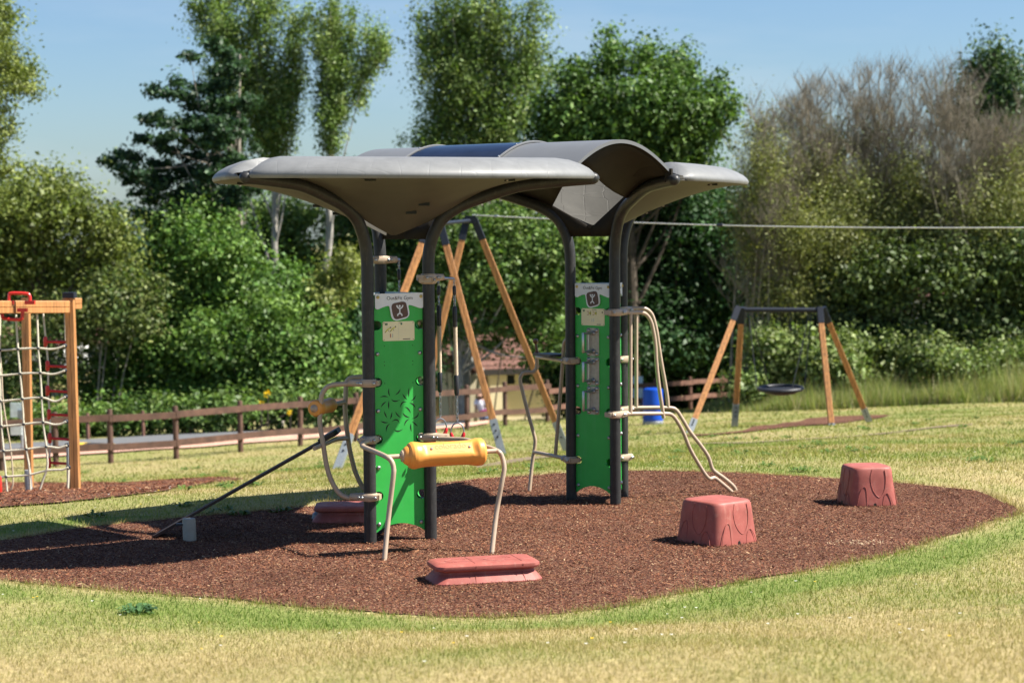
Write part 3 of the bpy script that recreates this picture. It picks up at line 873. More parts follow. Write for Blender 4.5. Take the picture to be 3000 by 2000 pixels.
# ---------------------------------------------------------------- boards between the poles
ZN = [.403, .892, 1.380, 1.868]; ZB = [.159 + .4884 * i for i in range(4)]
class Frame:
    def __init__(s, a, b):
        s.A, s.B = POLE[a], POLE[b]
        s.U = (s.B - s.A).normalized(); s.N = V3((s.U.y, -s.U.x, 0))
        s.O = (s.A + s.B) / 2
        inset = .034
        if (s.O - CEN[a]).dot(s.N) < 0:
            s.N = -s.N
        s.O = s.O - s.N * inset
        s.W = V3((0, 0, 1))
    def uv(s, px, py, off=.03):
        c = V3((0, 0, CAMH)); d = P(px, py, 1) - c
        t = (s.O + s.N * off - c).dot(s.N) / d.dot(s.N)
        q = c + d * t - s.O
        return q.dot(s.U), q.z
    def p(s, a, z, off): return s.O + s.U * a + s.N * off + s.W * z
FF = Frame('FL', 'FR'); RF = Frame('RL', 'RR')

def board_outline():
    h = .221; po = []
    for i in range(13):
        t = i / 12; po.append((-h + 2 * h * t, .085 + .075 * math.sin(math.pi * t) ** .8))
    def notch(z, sg):
        r = .040; out = [(sg * h, z - sg * r)]
        for i in range(9):
            a = -90 + 180 * i / 8
            out.append((sg * (.190 - r * math.cos(D2R(a))), z + sg * r * math.sin(D2R(a))))
        return out + [(sg * h, z + sg * r)]
    for z in ZN: po += notch(z, 1)
    po += [(h, 2.12), (-h, 2.12)]
    for z in reversed(ZN): po += notch(z, -1)
    return po
OUTL = board_outline()
def c2(lst):   # outlines read from the near sign
    return [FF.uv(1090 + x / 8.712, 840 + y / 8.712) for x, y in lst]
HEAD = c2([(62, 180), (66, 520), (78, 552), (100, 572), (135, 578), (175, 562), (250, 528), (330, 500), (395, 484), (424, 492), (440, 520), (462, 640), (482, 750), (505, 805), (545, 845), (600, 864), (640, 862), (850, 806),
           (905, 770), (938, 715), (942, 650), (928, 560), (914, 500), (922, 472), (945, 463), (1000, 470), (1110, 508), (1200, 538), (1240, 545), (1280, 535), (1302, 500), (1308, 145)])
TILE = c2([(482, 520), (490, 470), (515, 435), (560, 415), (640, 398), (730, 378), (790, 376), (835, 392), (860, 430), (875, 490), (895, 590), (908, 690), (898, 735), (860, 765), (760, 795), (640, 826), (590, 824), (550, 795), (525, 740), (500, 630)])
MAN = [c2(l) for l in ([(617, 466), (630, 510), (660, 540), (692, 552), (726, 540), (756, 510), (770, 464)], [(692, 552), (695, 670)], [(637, 742), (646, 705), (670, 684), (695, 677), (722, 684), (742, 705), (752, 740)])]
HEADC = c2([(690, 490)])[0]
CUT = [[(910, 1055), (905, 1095), (918, 1130)], [(1012, 1060), (995, 1095), (962, 1118)], [(825, 1140), (865, 1130), (900, 1140)], [(928, 1155), (960, 1175), (1008, 1162)], [(885, 1178), (855, 1200), (835, 1232)],
       [(908, 1170), (905, 1210), (907, 1250)], [(1090, 1055), (1090, 1095), (1090, 1138)], [(1030, 1105), (1050, 1135), (1075, 1160)], [(1155, 1118), (1138, 1150), (1108, 1175)], [(1070, 1183), (1030, 1190), (1012, 1235)],
       [(1097, 1190), (1130, 1205), (1150, 1240)], [(1055, 1228), (1085, 1245), (1108, 1285)], [(863, 1265), (875, 1300), (893, 1330)], [(936, 1270), (930, 1310), (917, 1340)], [(965, 1268), (985, 1300), (1018, 1325)],
       [(1035, 1280), (1060, 1310), (1100, 1325)], [(1178, 1275), (1165, 1315), (1118, 1335)], [(830, 1355), (865, 1370), (905, 1370)], [(935, 1365), (975, 1345), (1005, 1378)], [(918, 1380), (890, 1410), (883, 1458)],
       [(1095, 1340), (1065, 1360), (1050, 1400)], [(1122, 1358), (1150, 1385), (1172, 1405)], [(955, 1432), (990, 1450), (1035, 1430)], [(1110, 1380), (1108, 1415), (1115, 1452)]]
TXT = text_geo('Out&Fit Gym', .233)

def flat(mb, po, fr, off, th, m):
    mb.prism(po, fr.O, fr.U, fr.W, fr.N, off, off + th, m)

def bolt(mb, c, N, r=.019, m='steel'):
    mb.lathe([(r, 0), (r * .98, r * .28), (r * .75, r * .62), (r * .4, r * .78), (r * .38, r * .6)], c, N, M[m], 14)

def signboard(fr, kind):
    mb = MB(); flat(mb, OUTL, fr, .008, .018, M['green'])
    bd = mb.build('panel_board', gym)
    mb = MB(); flat(mb, HEAD, fr, .030, .012, M['white']); flat(mb, TILE, fr, .0425, .0016, M['sepia'])
    k = MB(); hd = mb
    for l in MAN:
        l3 = crom([V3((a, b, 0)) for a, b in l], 4) if len(l) > 2 else [V3((l[0][0], l[0][1], 0)), V3((l[1][0], l[1][1], 0))]
        hd.ribbon([(q.x, q.y) for q in l3], .0115, fr.O, fr.U, fr.W, fr.N, .0458, M['white'])
    hd.prism([(HEADC[0] + .0095 * math.cos(a * .5236), HEADC[1] + .0095 * math.sin(a * .5236)) for a in range(12)], fr.O, fr.U, fr.W, fr.N, .0445, .0460, M['white'])
    bx, bz = FF.uv(1090 + 692 / 8.712, 840 + 326 / 8.712)
    hd.add([fr.p(bx + x, bz + y, .0435) for x, y in TXT[0]], TXT[1], M['ink'])
    for x, y in ((137, 266), (1235, 240)):
        a, z = FF.uv(1090 + x / 8.712, 840 + y / 8.712)
        bolt(hd, fr.p(a, z, .042), fr.N, .0145, 'yellow')
    hd.build('header_sign', bd)
    for sg in (-1, 1):
        for z in ZB:
            mb = MB(); bolt(mb, fr.p(sg * .192, z, .026), fr.N); mb.build('bolt', bd)
    if kind == 'plain': return bd
    # instruction plate with its small pictograms
    x0, x1, z0, z1 = (-.142, .145, 1.733, 1.899)
    mb = MB(); c = .01
    flat(mb, [(x0 + c, z0), (x1 - c, z0), (x1, z0 + c), (x1, z1 - c), (x1 - c, z1), (x0 + c, z1), (x0, z1 - c), (x0, z0 + c)], fr, .0265, .003, M['plate'])
    def bar(l, w, m): mb.ribbon(l, w, fr.O, fr.U, fr.W, fr.N, .0312, M[m])
    def sq(a, z, w, h, m): bar([(a - w / 2, z), (a + w / 2, z)], h, m)
    for a in (x0 + .012, x1 - .012):
        for z in (z0 + .012, z1 - .012): sq(a, z, .008, .005, 'ink')
    sq(x0 + .032, z1 - .022, .022, .017, 'greenink'); sq(x0 + .032, z1 - .022, .007, .010, 'plate')
    if kind == 'near':
        bar([(.001, z0 + .004), (.001, z1 - .004)], .0012, 'steel')
        for i in range(2):
            a = -.10 + .045 * i; z = 1.83 + .006 * i
            bar([(a - .018, z - .020), (a, z), (a + .022, z + .014)], .009, 'yellowink'); bar([(a - .024, z - .026), (a - .008, z - .010)], .004, 'ink')
            bar([(a + .004, z), (a + .012, z - .016)], .003, 'ink'); mb.prism([(a + .028 + .006 * math.cos(q), z + .018 + .006 * math.sin(q)) for q in np.linspace(0, 6, 9)], fr.O, fr.U, fr.W, fr.N, .0300, .0312, M['ink'])
        bar([(-.073, 1.795), (-.072, 1.763)], .008, 'redink'); bar([(-.053, 1.795), (-.054, 1.763)], .007, 'steel')
        sq(.026, z1 - .022, .015, .015, 'greenink'); sq(.02, z1 - .010, .03, .003, 'ink'); sq(.072, z0 + .014, .066, .006, 'ink')
    else:
        for i in range(2):
            a = -.045 + .07 * i; z = 1.853
            bar([(a - .026, z + .016), (a - .008, z + .016)], .004, 'redink'); bar([(a - .008, z + .018), (a - .008, z - .018)], .004, 'redink'); bar([(a - .026, z - .016), (a - .008, z - .016)], .004, 'redink')
            sq(a + .014, z, .022, .022, 'yellowink'); bar([(a + .018, z + .020), (a + .018, z - .020)], .004, 'ink')
        for a in (-.01, .012): bar([(a, 1.802), (a, 1.768)], .006, 'steel')
        sq(.02, z1 - .012, .05, .004, 'ink'); sq(.12, z1 - .036, .014, .012, 'ink'); sq(.075, z0 + .012, .05, .006, 'ink')
    mb.build('instruction_plate', bd)
    if kind == 'near':
        mb = MB()
        for l in CUT:
            q = [FF.uv(850 + x / 3.136, 800 + y / 3.136, .026) for x, y in l]
            # a gentle arc through the three points
            m2 = (2 * q[1][0] - (q[0][0] + q[2][0]) / 2, 2 * q[1][1] - (q[0][1] + q[2][1]) / 2)
            arc = []
            for i in range(11):
                t = i / 10
                arc.append(((1 - t) ** 2 * q[0][0] + 2 * t * (1 - t) * m2[0] + t * t * q[2][0], (1 - t) ** 2 * q[0][1] + 2 * t * (1 - t) * m2[1] + t * t * q[2][1]))
            mb.ribbon(arc, .011, fr.O, fr.U, fr.W, fr.N, .0272, M['black'], taper=True)
        mb.build('cutout_slot', bd)
        for z in (1.69, 1.555, 1.525, 1.37):
            for a in (-.128, .128): mb = MB(); bolt(mb, fr.p(a, z, .0262), fr.N, .004, 'black'); mb.build('pin_hole', bd)
    else:
        for z in (1.571, 1.287, 1.003):
            mb = MB()
            x, h, c = .076, .138, .012
            flat(mb, [(-x + c, z - h), (x - c, z - h), (x, z - h + c), (x, z + h - c), (x - c, z + h), (-x + c, z + h), (-x, z + h - c), (-x, z - h + c)], fr, .0265, .006, M['handleplate'])
            for a in (-.05, .05):
                for dz in (-.115, .115): bolt(mb, fr.p(a, z + dz, .0325), fr.N, .021)
            pl = mb.build('handle_plate', bd)
            mb = MB()
            for dz in (-.089, .089):
                mb.tube([fr.p(.01, z + dz, .03), fr.p(0, z + dz, .12), fr.p(-.012, z + dz + .003, .165)], [.016, .011, .008], M['chain'], 10)
                mb.lathe([(.024, 0), (.024, .012), (.014, .02)], fr.p(.01, z + dz, .0325), fr.N, M['chain'], 12)
            mb.tube([fr.p(-.036, z - .085, .05), fr.p(-.036, z + .085, .05)], .008, M['steel'], 10)
            mb.capsule(fr.p(-.012, z - .089, .165), fr.p(-.012, z + .089, .165), .0135, M['steel'], 12)
            mb.build('grip_handle', pl)
    return bd
signboard(FF, 'near'); signboard(RF, 'far')
for a, b in (('FB', 'FL'), ('FR', 'FB'), ('RR', 'RB'), ('RB', 'RL')): signboard(Frame(a, b), 'plain')

# ---------------------------------------------------------------- clamps and bars bolted to the poles
def clamp(k, z, d, ln=.17, back=.075, parent=None):
    d = V3(d); d.z = 0; d.normalize()
    c = V3((POLE[k].x, POLE[k].y, z)); mb = MB(); s = d.cross(V3((0, 0, 1)))
    mb.lathe([(.054, -.034), (.062, -.034), (.068, -.022), (.070, 0), (.068, .022), (.062, .034), (.054, .034)], c, (0, 0, 1), M['tube'], 20)
    for sg in (-1, 1):
        mb.tube([c + s * sg * .052 - d * back, c + s * sg * .058, c + s * sg * .045 + d * .07, c + d * ln], [(.026, .014), (.032, .016), (.030, .018), (.024, .016)], M['tube'], 10, ell=(0, 0, 1))
        bolt(mb, c + s * sg * .073 - d * (back - .015), s * sg, .013); bolt(mb, c + s * sg * .074 + d * .055, s * sg, .015); bolt(mb, c + s * sg * .058 + d * .085, s * sg, .011)
    mb.tube([c + d * .05, c + d * ln], [.034, .030], M['tube'], 12)
    mb.box(c - d * (back + .005), (.012, .05, .022), M['tube'], (d, s, V3((0, 0, 1))))
    return mb.build('clamp', parent or gym)

def bars(name, tubes, r=.021, parent=None, m='tube'):
    mb = MB()
    for t in tubes:
        rr = r
        if isinstance(t, tuple): t, rr = t
        mb.tube(crom(t, 4) if len(t) > 2 else t, rr, M[m], 12)
    return mb.build(name, parent or gym)

dW = dirv(PSI_F + 120); dS = dirv(PSI_F + 240)
# left pull frame, two hoops and a foam roller
hA = [PY(x, y, 17.25 + .14 * (1087 - x) / 330) for x, y in ((1043, 1123), (1016, 1124), (983, 1126), (963, 1131), (950, 1143), (942, 1160), (940, 1184), (938, 1209), (937, 1236), (941, 1267), (946, 1295), (957, 1364), (971, 1407), (993, 1443), (1018, 1457), (1045, 1458))]
hB = [PY(x, y, 17.80 + .14 * (1117 - x) / 330) for x, y in ((1085, 1105), (1062, 1104), (1035, 1105), (1021, 1111), (1014, 1126), (1013, 1160), (1011, 1193), (1014, 1242), (1018, 1271), (1025, 1318), (1039, 1375), (1054, 1411), (1066, 1429), (1085, 1440))]
hoop = bars('pull_frame', [hA, hB])
r1, r2 = PY(1010, 1177, 17.84), PY(918, 1197, 17.28)
x1 = [PY(1018, 1283, 17.84), PY(983, 1287, 17.6), PY(955, 1299, 17.4), PY(921, 1313, 17.22)]
bars('cross_bar', [[r1, r2], x1], .019, hoop)
mb = MB(); ax = (r2 - r1); L = ax.length; ax.normalize()
mb.lathe([(.030, L * .42), (.058, L * .43), (.066, L * .47), (.062, L * .55), (.064, L * .78), (.072, L * .82), (.074, L * .93), (.062, L * .965), (.045, L * .97)], r1, ax, M['orange'], 24)
mb.lathe([(.034, L * .965), (.034, L * .985), (.012, L * 1.03)], r1, ax, M['tube'], 16)
mb.build('foam_roller', hoop)
for k, z in (('FL', 1.380), ('FL', .403), ('FB', 1.380), ('FB', .403)): clamp(k, z, dW)

# front roller frame standing on the bed
gl, gr = PZ(1123, 1643), PZ(1437, 1624)
jl, jr = PY(1133, 1338, 16.53), PY(1456, 1320, 16.86)
tl = [PY(1092, 1290, 17.2), PY(1074, 1293, 17.12), PY(1061, 1302, 17.02), PY(1068, 1310, 16.96), PY(1100, 1323, 16.75), jl, PY(1147, 1351, 16.50), PY(1153, 1372, 16.49), PY(1152, 1396, 16.48), PY(1138, 1515, 16.47), gl + V3((0, 0, -.08))]
tr = [PY(1280, 1284, 17.4), PY(1330, 1286, 17.3), PY(1368, 1289, 17.2), PY(1414, 1305, 17.02), jr, PY(1470, 1336, 16.85), PY(1477, 1371, 16.83), PY(1470, 1414, 16.81), PY(1454, 1504, 16.79), gr + V3((0, 0, -.08))]
fr_ = bars('roller_frame', [tl, tr])
bars('cross_bar', [[jl, jr]], .020, fr_)
mb = MB(); ax = (jr - jl).normalized(); L = (jr - jl).length
a0 = (PY(1181, 1334, 16.57) - jl).dot(ax); a1 = (PY(1416, 1316, 16.82) - jl).dot(ax); W_ = a1 - a0
prof = [(.030, 0), (.050, 0), (.066, .012), (.078, .030), (.083, .045), (.100, .052), (.112, .075), (.113, .10), (.104, .15), (.100, .20), (.100, W_ - .22), (.102, W_ - .14), (.110, W_ - .10), (.117, W_ - .06), (.114, W_ - .02), (.096, W_), (.03, W_)]
nf = (V3((0, -.86, .50)) - ax * V3((0, -.86, .50)).dot(ax)).normalized(); sd = ax.cross(nf)
O_ = jl + ax * a0; vs = []; NS = 40
dense = []
for i in range(len(prof) - 1):
    for j in range(4): dense.append((prof[i][0] + (prof[i + 1][0] - prof[i][0]) * j / 4, prof[i][1] + (prof[i + 1][1] - prof[i][1]) * j / 4))
dense.append(prof[-1])
for r, h in dense:
    for k in range(NS):
        an = 2 * math.pi * k / NS
        x, y = r * math.cos(an), r * math.sin(an)
        if .14 < h < W_ - .07:
            f = min(1, (h - .14) / .04, (W_ - .07 - h) / .04)
            lim = .086
            if x > lim: x = x * (1 - f) + lim * f
            if x < -.06 and abs(((h / W_ * 6) % 1) - .5) > .36: x *= .95
        vs.append(O_ + ax * h + nf * x + sd * y)
nn = len(dense)
mb.add(vs, [(i * NS + k, i * NS + (k + 1) % NS, (i + 1) * NS + (k + 1) % NS, (i + 1) * NS + k) for i in range(nn - 1) for k in range(NS)] + [tuple(reversed(range(NS))), tuple((nn - 1) * NS + k for k in range(NS))], M['orange'])
rol = mb.build('foam_roller', fr_, smooth=50)
M['embossed'] = mat('embossed_letters', (.62, .22, .03), .45)
mb = MB(); tg = text_geo('colorado', .27)
oc = O_ + ax * (W_ * .56) + nf * .0872
wv = nf.cross(ax)
mb.add([oc + ax * (x + .0) + wv * (y + .005) for x, y in tg[0]], tg[1], M['embossed'])
mb.ribbon([(x, -.022 + .006 * math.sin(x * 40)) for x in np.linspace(-.13, .12, 24)], .004, oc, ax, wv, nf, 0, M['embossed'])
for x in (-.165, .165): bolt(mb, oc + ax * x + wv * .012, nf, .011)
mb.build('embossed_mark', fr_)
mb = MB(); mb.lathe([(.05, 0), (.047, -.012), (.02, -.02)], O_, ax, M['tube'], 16); mb.build('roller_cap', fr_)
clamp('FL', .895, dirv(PSI_F + 195), .15); clamp('FR', .895, (jr - POLE['FR']) * .4 + dirv(-8), .17)

# hand pedal frame on the left pole of the far station
Yp = 20.58
hp = [PZ(1549, 1441), PY(1559, 1359, Yp), PY(1567, 1304, Yp), PY(1566, 1279, Yp), PY(1548, 1215, Yp), PY(1532, 1151, Yp), PY(1524, 1113, Yp), PY(1531, 1095, Yp), PY(1543, 1091, Yp), PY(1561, 1090, Yp), PY(1571, 1080, Yp), PY(1573, 1062, Yp), PY(1573, 1031, Yp)]
hp[0] = hp[0] + V3((0, 0, -.06))
af = bars('lean_frame', [hp, [PY(1573, 1045, Yp), PY(1610, 1050, 20.2), PY(1655, 1057, 19.9)], [PY(1564, 1323, Yp), PY(1610, 1332, 20.22), PY(1655, 1342, 19.9)], [PY(1627, 1333, 20.1), PY(1638, 1200, 20.05), PY(1650, 1040, 20.0), PY(1653, 1005, 19.98), PY(1664, 990, 19.95)]], .019)
mb = MB(); t0, t1 = PY(1573, 1031, Yp), PY(1568, 994, Yp)
mb.lathe([(.024, -.012), (.026, 0), (.014, .008), (.0155, .022), (.013, .03), (.0155, .04), (.013, .05), (.0155, .06), (.012, .072), (.012, .082), (.023, .093), (.028, .11), (.024, .128), (.010, .137)], t0, t1 - t0, M['knot'], 16)
mb.build('knob_grip', af)
mb = MB(); s0, s1 = PY(1586, 1041, 20.42), PY(1645, 1046, 20.0); u = (s1 - s0).normalized()
mb.box((s0 + s1) / 2 + V3((0, 0, .016)), ((s1 - s0).length / 2, .11, .011), M['rubber'], (u, u.cross(V3((0, 0, -1))).normalized(), V3((0, 0, 1))), ch=.03)
for t in (.2, .8): bolt(mb, s0.lerp(s1, t) + V3((0, -.02, -.012)), V3((0, -.3, -1)), .012)
mb.build('seat_pad', af)
dL = (PY(1573, 1045, Yp) - POLE['RL']); clamp('RL', 1.380, dL, .16); clamp('RL', .403, dL, .16)

# dip bars on the right hand poles of the far station
def yn(x): return 19.53 + (x - 1799) * .82 / 347
def yf(x): return 20.07 + (x - 1833) * .38 / 322
near = [(1835, 1212), (1870, 1211), (1945, 1211), (1968, 1215), (1986, 1237), (2003, 1269), (2021, 1313), (2044, 1354), (2066, 1389), (2080, 1402), (2093, 1399), (2111, 1412), (2137, 1434), (2149, 1446)]
far = [(1845, 1195), (1880, 1194), (1958, 1194), (1981, 1201), (1999, 1227), (2021, 1263), (2053, 1304), (2075, 1337), (2086, 1370), (2096, 1382), (2120, 1399), (2143, 1418), (2154, 1432), (2156, 1446)]
upn = [(1835, 916), (1858, 915), (1878, 915), (1893, 921), (1906, 940), (1914, 970), (1920, 1010), (1923, 1060), (1929, 1120), (1936, 1170), (1940, 1195), (1944, 1224)]
upf = [(1850, 904), (1875, 903), (1892, 905), (1907, 917), (1916, 938), (1924, 973), (1930, 1014), (1938, 1065), (1948, 1120), (1955, 1165), (1957, 1192)]
db = bars('dip_bars', [[PY(x, y, yn(x)) for x, y in near], [PY(x, y, yn(x)) for x, y in upn], [PY(1847, 917, yn(1847)), PY(1847, 1211, yn(1847))],
                       [PY(x, y, yf(x)) for x, y in far], [PY(x, y, yf(x)) for x, y in upf], [PY(1864, 905, yf(1864)), PY(1864, 1194, yf(1864))]], .0195)
dE = PY(1900, 1212, yn(1900)) - PY(1835, 1212, yn(1835))
for k, z in (('RR', 1.868), ('RR', .880), ('RB', 1.868), ('RB', .880)): clamp(k, z, dE, .15)
for z in (1.380, .403): clamp('RB', z, dE, .11)

# arms that carry the rings
def hang_arm(k, z, d, ln):
    d = V3(d).normalized(); o = clamp(k, z, d, .15)
    c = V3((POLE[k].x, POLE[k].y, z)); mb = MB()
    mb.tube([c + d * .13, c + d * .18, c + d * (ln - .02), c + d * ln], [.021, .015, .014, .010], M['chain'], 10)
    mb.build('hanger_arm', o)
    return c + d * ln
hA1 = hang_arm('FR', 2.27, PY(1333, 816, 17.62) - V3((POLE['FR'].x, POLE['FR'].y, 2.27)), .27)
hB1 = hang_arm('FR', 2.25, V3((.26, .97, 0)), .30)
hC1 = hang_arm('FB', 2.42, PY(1171, 768, 17.85) - V3((POLE['FB'].x, POLE['FB'].y, 2.40)), .17)

def chain(mb, a, b, ln=.036, r=.0042):
    a, b = V3(a), V3(b); L = (b - a).length; n = max(2, int(L / (ln * .78))); t = (b - a).normalized()
    s = t.orthogonal().normalized(); w = t.cross(s)
    for i in range(n):
        c = a.lerp(b, (i + .5) / n); q = s if i % 2 else w
        pts = [c + t * (ln * .5 * math.cos(x)) + q * (ln * .28 * math.sin(x)) for x in np.linspace(0, 2 * math.pi, 9)[:-1]]
        mb.tube(pts, r, M['chain'], 5, closed=True)

def ring_rope(top, low, label, zr):
    """chain, rope and red hand ring; low = point where the ring hangs"""
    o = thing('gym_ring', low[:], label, 'hand ring', 'hand rings hanging from the near gym poles')
    top, low = V3(top), V3(low)
    def at(t): return top.lerp(low, t)
    mb = MB()
    chain(mb, at(.0), at(.06)); mb.build('chain', o)
    mb = MB(); chain(mb, at(.11), at(.2)); mb.build('chain', o)
    mb = MB(); chain(mb, at(.80), at(.985)); mb.build('chain', o)
    mb = MB(); mb.capsule(at(.06), at(.105), .016, M['sleeve'], 10); mb.build('rope_sleeve', o); mb = MB(); mb.capsule(at(.205), at(.33), .021, M['sleeve'], 12); mb.build('rope_sleeve', o); mb = MB(); mb.capsule(at(.675), at(.795), .022, M['sleeve'], 12); mb.build('rope_sleeve', o)
    mb = MB(); N = 90; t = (low - top).normalized(); s = t.orthogonal().normalized(); w = t.cross(s)
    for ph in (0, 2.094, 4.189):
        mb.tube([at(.32 + .37 * i / N) + (s * math.cos(i * .6 + ph) + w * math.sin(i * .6 + ph)) * .0095 for i in range(N + 1)], .0105, M['rope'], 6)
    mb.build('rope', o)
    cx = dirv(zr)
    rp = [low + cx * (.056 * math.sin(x)) + V3((0, 0, -.078 + .078 * math.cos(x))) for x in np.linspace(-math.pi * 1, math.pi, 33)]
    mb = MB(); mb.tube(rp[:-1], .0065, M['chain'], 8, closed=True); mb.build('ring', o)
    mb = MB(); g = [p for p in rp[:-1] if p.z < low.z - .058]
    lo_ = [low + cx * (.056 * math.sin(x)) + V3((0, 0, -.078 + .078 * math.cos(x))) for x in np.linspace(math.pi * .52, math.pi * 1.48, 20)]
    mb.tube(lo_, [.009, .014] + [.0165] * 16 + [.014, .009], M['redgrip'], 10); mb.build('ring_grip', o)
ring_rope(hA1, PY(1340, 1238, 17.63), 'red hand ring on a rope, the one farther from the near green board', 0)
ring_rope(hB1, PY(1290, 1226, 17.75), 'red hand ring on a rope half hidden behind the near right pole', 20)
ring_rope(hC1, V3((hC1.x, hC1.y, .86)), 'hand ring on a chain hanging behind the near green board', 60)

# ---------------------------------------------------------------- sit up board
top, low = PY(989, 1268, 17.52), PY(448, 1573, 17.62)
base = PZ(554, 1586)
su = thing('sit_up_board', (base.x, base.y, 0), 'narrow dark inclined board propped on a short grey post', 'sit-up board')
u = (top - low).normalized(); s = V3((0, 1, 0)); s = (s - u * s.dot(u)).normalized(); nrm = s.cross(u)
if nrm.z < 0: nrm = -nrm
mb = MB(); mb.box((top + low) / 2 + s * .10, ((top - low).length / 2, .13, .011), M['board'], (u, s, nrm), ch=.03); bd = mb.build('board', su)
mb = MB(); mb.box(top - u * .09 + s * .10 + nrm * .016, (.095, .125, .018), M['rubber'], (u, s, nrm), ch=.03); mb.build('foot_pad', su)
mb = MB(); tp_ = low.lerp(top, .19)
pb = base + V3((0, .04, -.05)); pt = V3((pb.x - .005, pb.y, tp_.z + .012))
mb.lathe([(.058, 0), (.058, (pt - pb).length * .9), (.054, (pt - pb).length)], pb, pt - pb, M['post'], 20); mb.box(pt + V3((-.06, 0, -.05)), (.05, .03, .008), M['rubber'])
mb.build('support_post', su)

# ---------------------------------------------------------------- red moulded steps and stools
def step(c, rot, label):
    o = thing('step_block', c[:], label, 'step block', 'red moulded step blocks on the mulch')
    mb = MB(); c = V3(c); U = dirv(rot) * 1.09; W = dirv(rot + 90) * 1.06; Z = 1.14
    # stacked chamfered outlines: flared foot, waist and a thick lid
    lv = [(.395, .205, -.03, .075), (.395, .205, .012, .075), (.372, .182, .040, .07), (.345, .155, .068, .06), (.342, .152, .083, .06), (.360, .172, .088, .06), (.374, .186, .096, .06), (.378, .190, .108, .06), (.375, .187, .124, .06), (.360, .172, .134, .055), (.335, .148, .138, .05)]
    rings = []
    for hx, hy, z, ch in lv:
        r = []
        for sx, sy in ((1, -1), (1, 1), (-1, 1), (-1, -1)):
            cx, cy = sx * (hx - ch), sy * (hy - ch)
            for i in range(7):
                a = {(1, -1): -90, (1, 1): 0, (-1, 1): 90, (-1, -1): 180}[(sx, sy)] + 15 * i
                # corners cut nearly straight, softly rounded
                q = ch * (1 - .14 * math.sin(D2R(15 * i * 2)))
                r.append(c + U * (cx + q * math.cos(D2R(a))) + W * (cy + q * math.sin(D2R(a))) + V3((0, 0, z * Z)))
        rings.append(r)
    n = len(rings[0]); vs = [p for r in rings for p in r]
    fs = [(i * n + k, i * n + (k + 1) % n, (i + 1) * n + (k + 1) % n, (i + 1) * n + k) for i in range(len(rings) - 1) for k in range(n)] + [tuple((len(rings) - 1) * n + k for k in range(n))]
    mb.add(vs, fs, M['red']); mb.build('step_body', o, smooth=28)
    mb = MB()
    for x in (-.10, .24):
        mb.tube([c + U * x - W * .1915 + V3((0, 0, .098 * Z)), c + U * x - W * .1915 + V3((0, 0, .122 * Z)), c + U * x - W * .150 + V3((0, 0, .1385 * Z)), c + U * x + W * .14 + V3((0, 0, .1385 * Z))], .0022, M['red'], 6)
        mb.tube([c + U * x - W * .158 + V3((0, 0, .074 * Z)), c + U * (x * 1.03) - W * .184 + V3((0, 0, .04 * Z)), c + U * (x * 1.06) - W * .2055 + V3((0, 0, .01 * Z))], .0025, M['red'], 6)
    for x0 in (-.18, .1):
        mb.tube(crom([c + U * (x0 + .10 * math.cos(a)) + W * (.07 * math.sin(a)) + V3((0, 0, .1382 * Z)) for a in np.linspace(0, 5.2, 9)], 3), .0022, M['red'], 6)
    mb.build('moulded_line', o)
    return o
s0 = PZ(1306, 1717); s1 = PZ(1592, 1700); ang = math.degrees(math.atan2(s1.y - s0.y, s1.x - s0.x))
c = (s0 + s1) / 2 + dirv(ang + 90) * .20 - dirv(ang) * .035
step(c, ang, 'sunlit red step block in front of the orange roller')
c = PZ(921, 1533) + V3((.40, .19, 0)); step(c, 2, 'red step block in the shade behind the nearest pole')

def stool(c, rot, S, T, H, label, seed):
    o = thing('jump_stool', c[:], label, 'stool', 'red moulded stools on the mulch')
    c = V3(c); mb = MB(); n0 = 8
    lv = [(S, -.03), (S, 0), (S * .985 + T * .015, .02)] + [(S + (T - S) * t, H * t) for t in (.25, .5, .75, .92)] + [(T * .99, H * .955), (T * .965, H * .985), (T * .92, H * 1.0), (T * .8, H * 1.012), (T * .4, H * 1.02)]
    def sup(a, s):
        ca, sa = math.cos(a), math.sin(a); p = 5.0
        k = (abs(ca) ** p + abs(sa) ** p) ** (-1 / p)
        return s * k * ca, s * k * sa
    n = 64; vs = []
    U, W = dirv(rot), dirv(rot + 90)
    for s_, z in lv:
        for k in range(n):
            x, y = sup(2 * math.pi * k / n, s_)
            vs.append(c + U * x + W * y + V3((0, 0, z)))
    L = len(lv)
    mb.add(vs, [(i * n + k, i * n + (k + 1) % n, (i + 1) * n + (k + 1) % n, (i + 1) * n + k) for i in range(L - 1) for k in range(n)] + [tuple((L - 1) * n + k for k in range(n))], M['red'])
    mb.build('stool_body', o, smooth=60)
    def face(f, a, h):     # point on side f: a in -1..1 across, h in 0..1 up
        s_ = S + (T - S) * h
        x, y = (s_, a * s_ * .86) ; d = dirv(rot + 90 * f); e = dirv(rot + 90 * f + 90)
        return c + d * (x + .001) + e * y + V3((0, 0, H * h))
    mb = MB()
    for f in range(4):
        for pts in ([(-.85, .04), (-.72, .38), (-.55, .52), (-.42, .42), (-.38, .02)], [(-.1, .95), (-.2, .72), (-.08, .42), (.22, .24), (.5, .42), (.62, .7), (.6, .93)], [(.36, .03), (.45, .24), (.62, .34), (.78, .22), (.86, .03)]):
            mb.tube(crom([face(f, a, h) for a, h in pts], 5), .0032, M['red'], 6)
    mb.build('moulded_line', o)
    for f in range(4): mb = MB(); mb.prism([(-.02, -.01), (.02, -.01), (.012, .028), (0, .036), (-.012, .028)], c + dirv(rot + 90 * f) * (S - .002), dirv(rot + 90 * f + 90), V3((0, 0, 1)), dirv(rot + 90 * f), 0, .004, M['black']); mb.build('drain_notch', o)
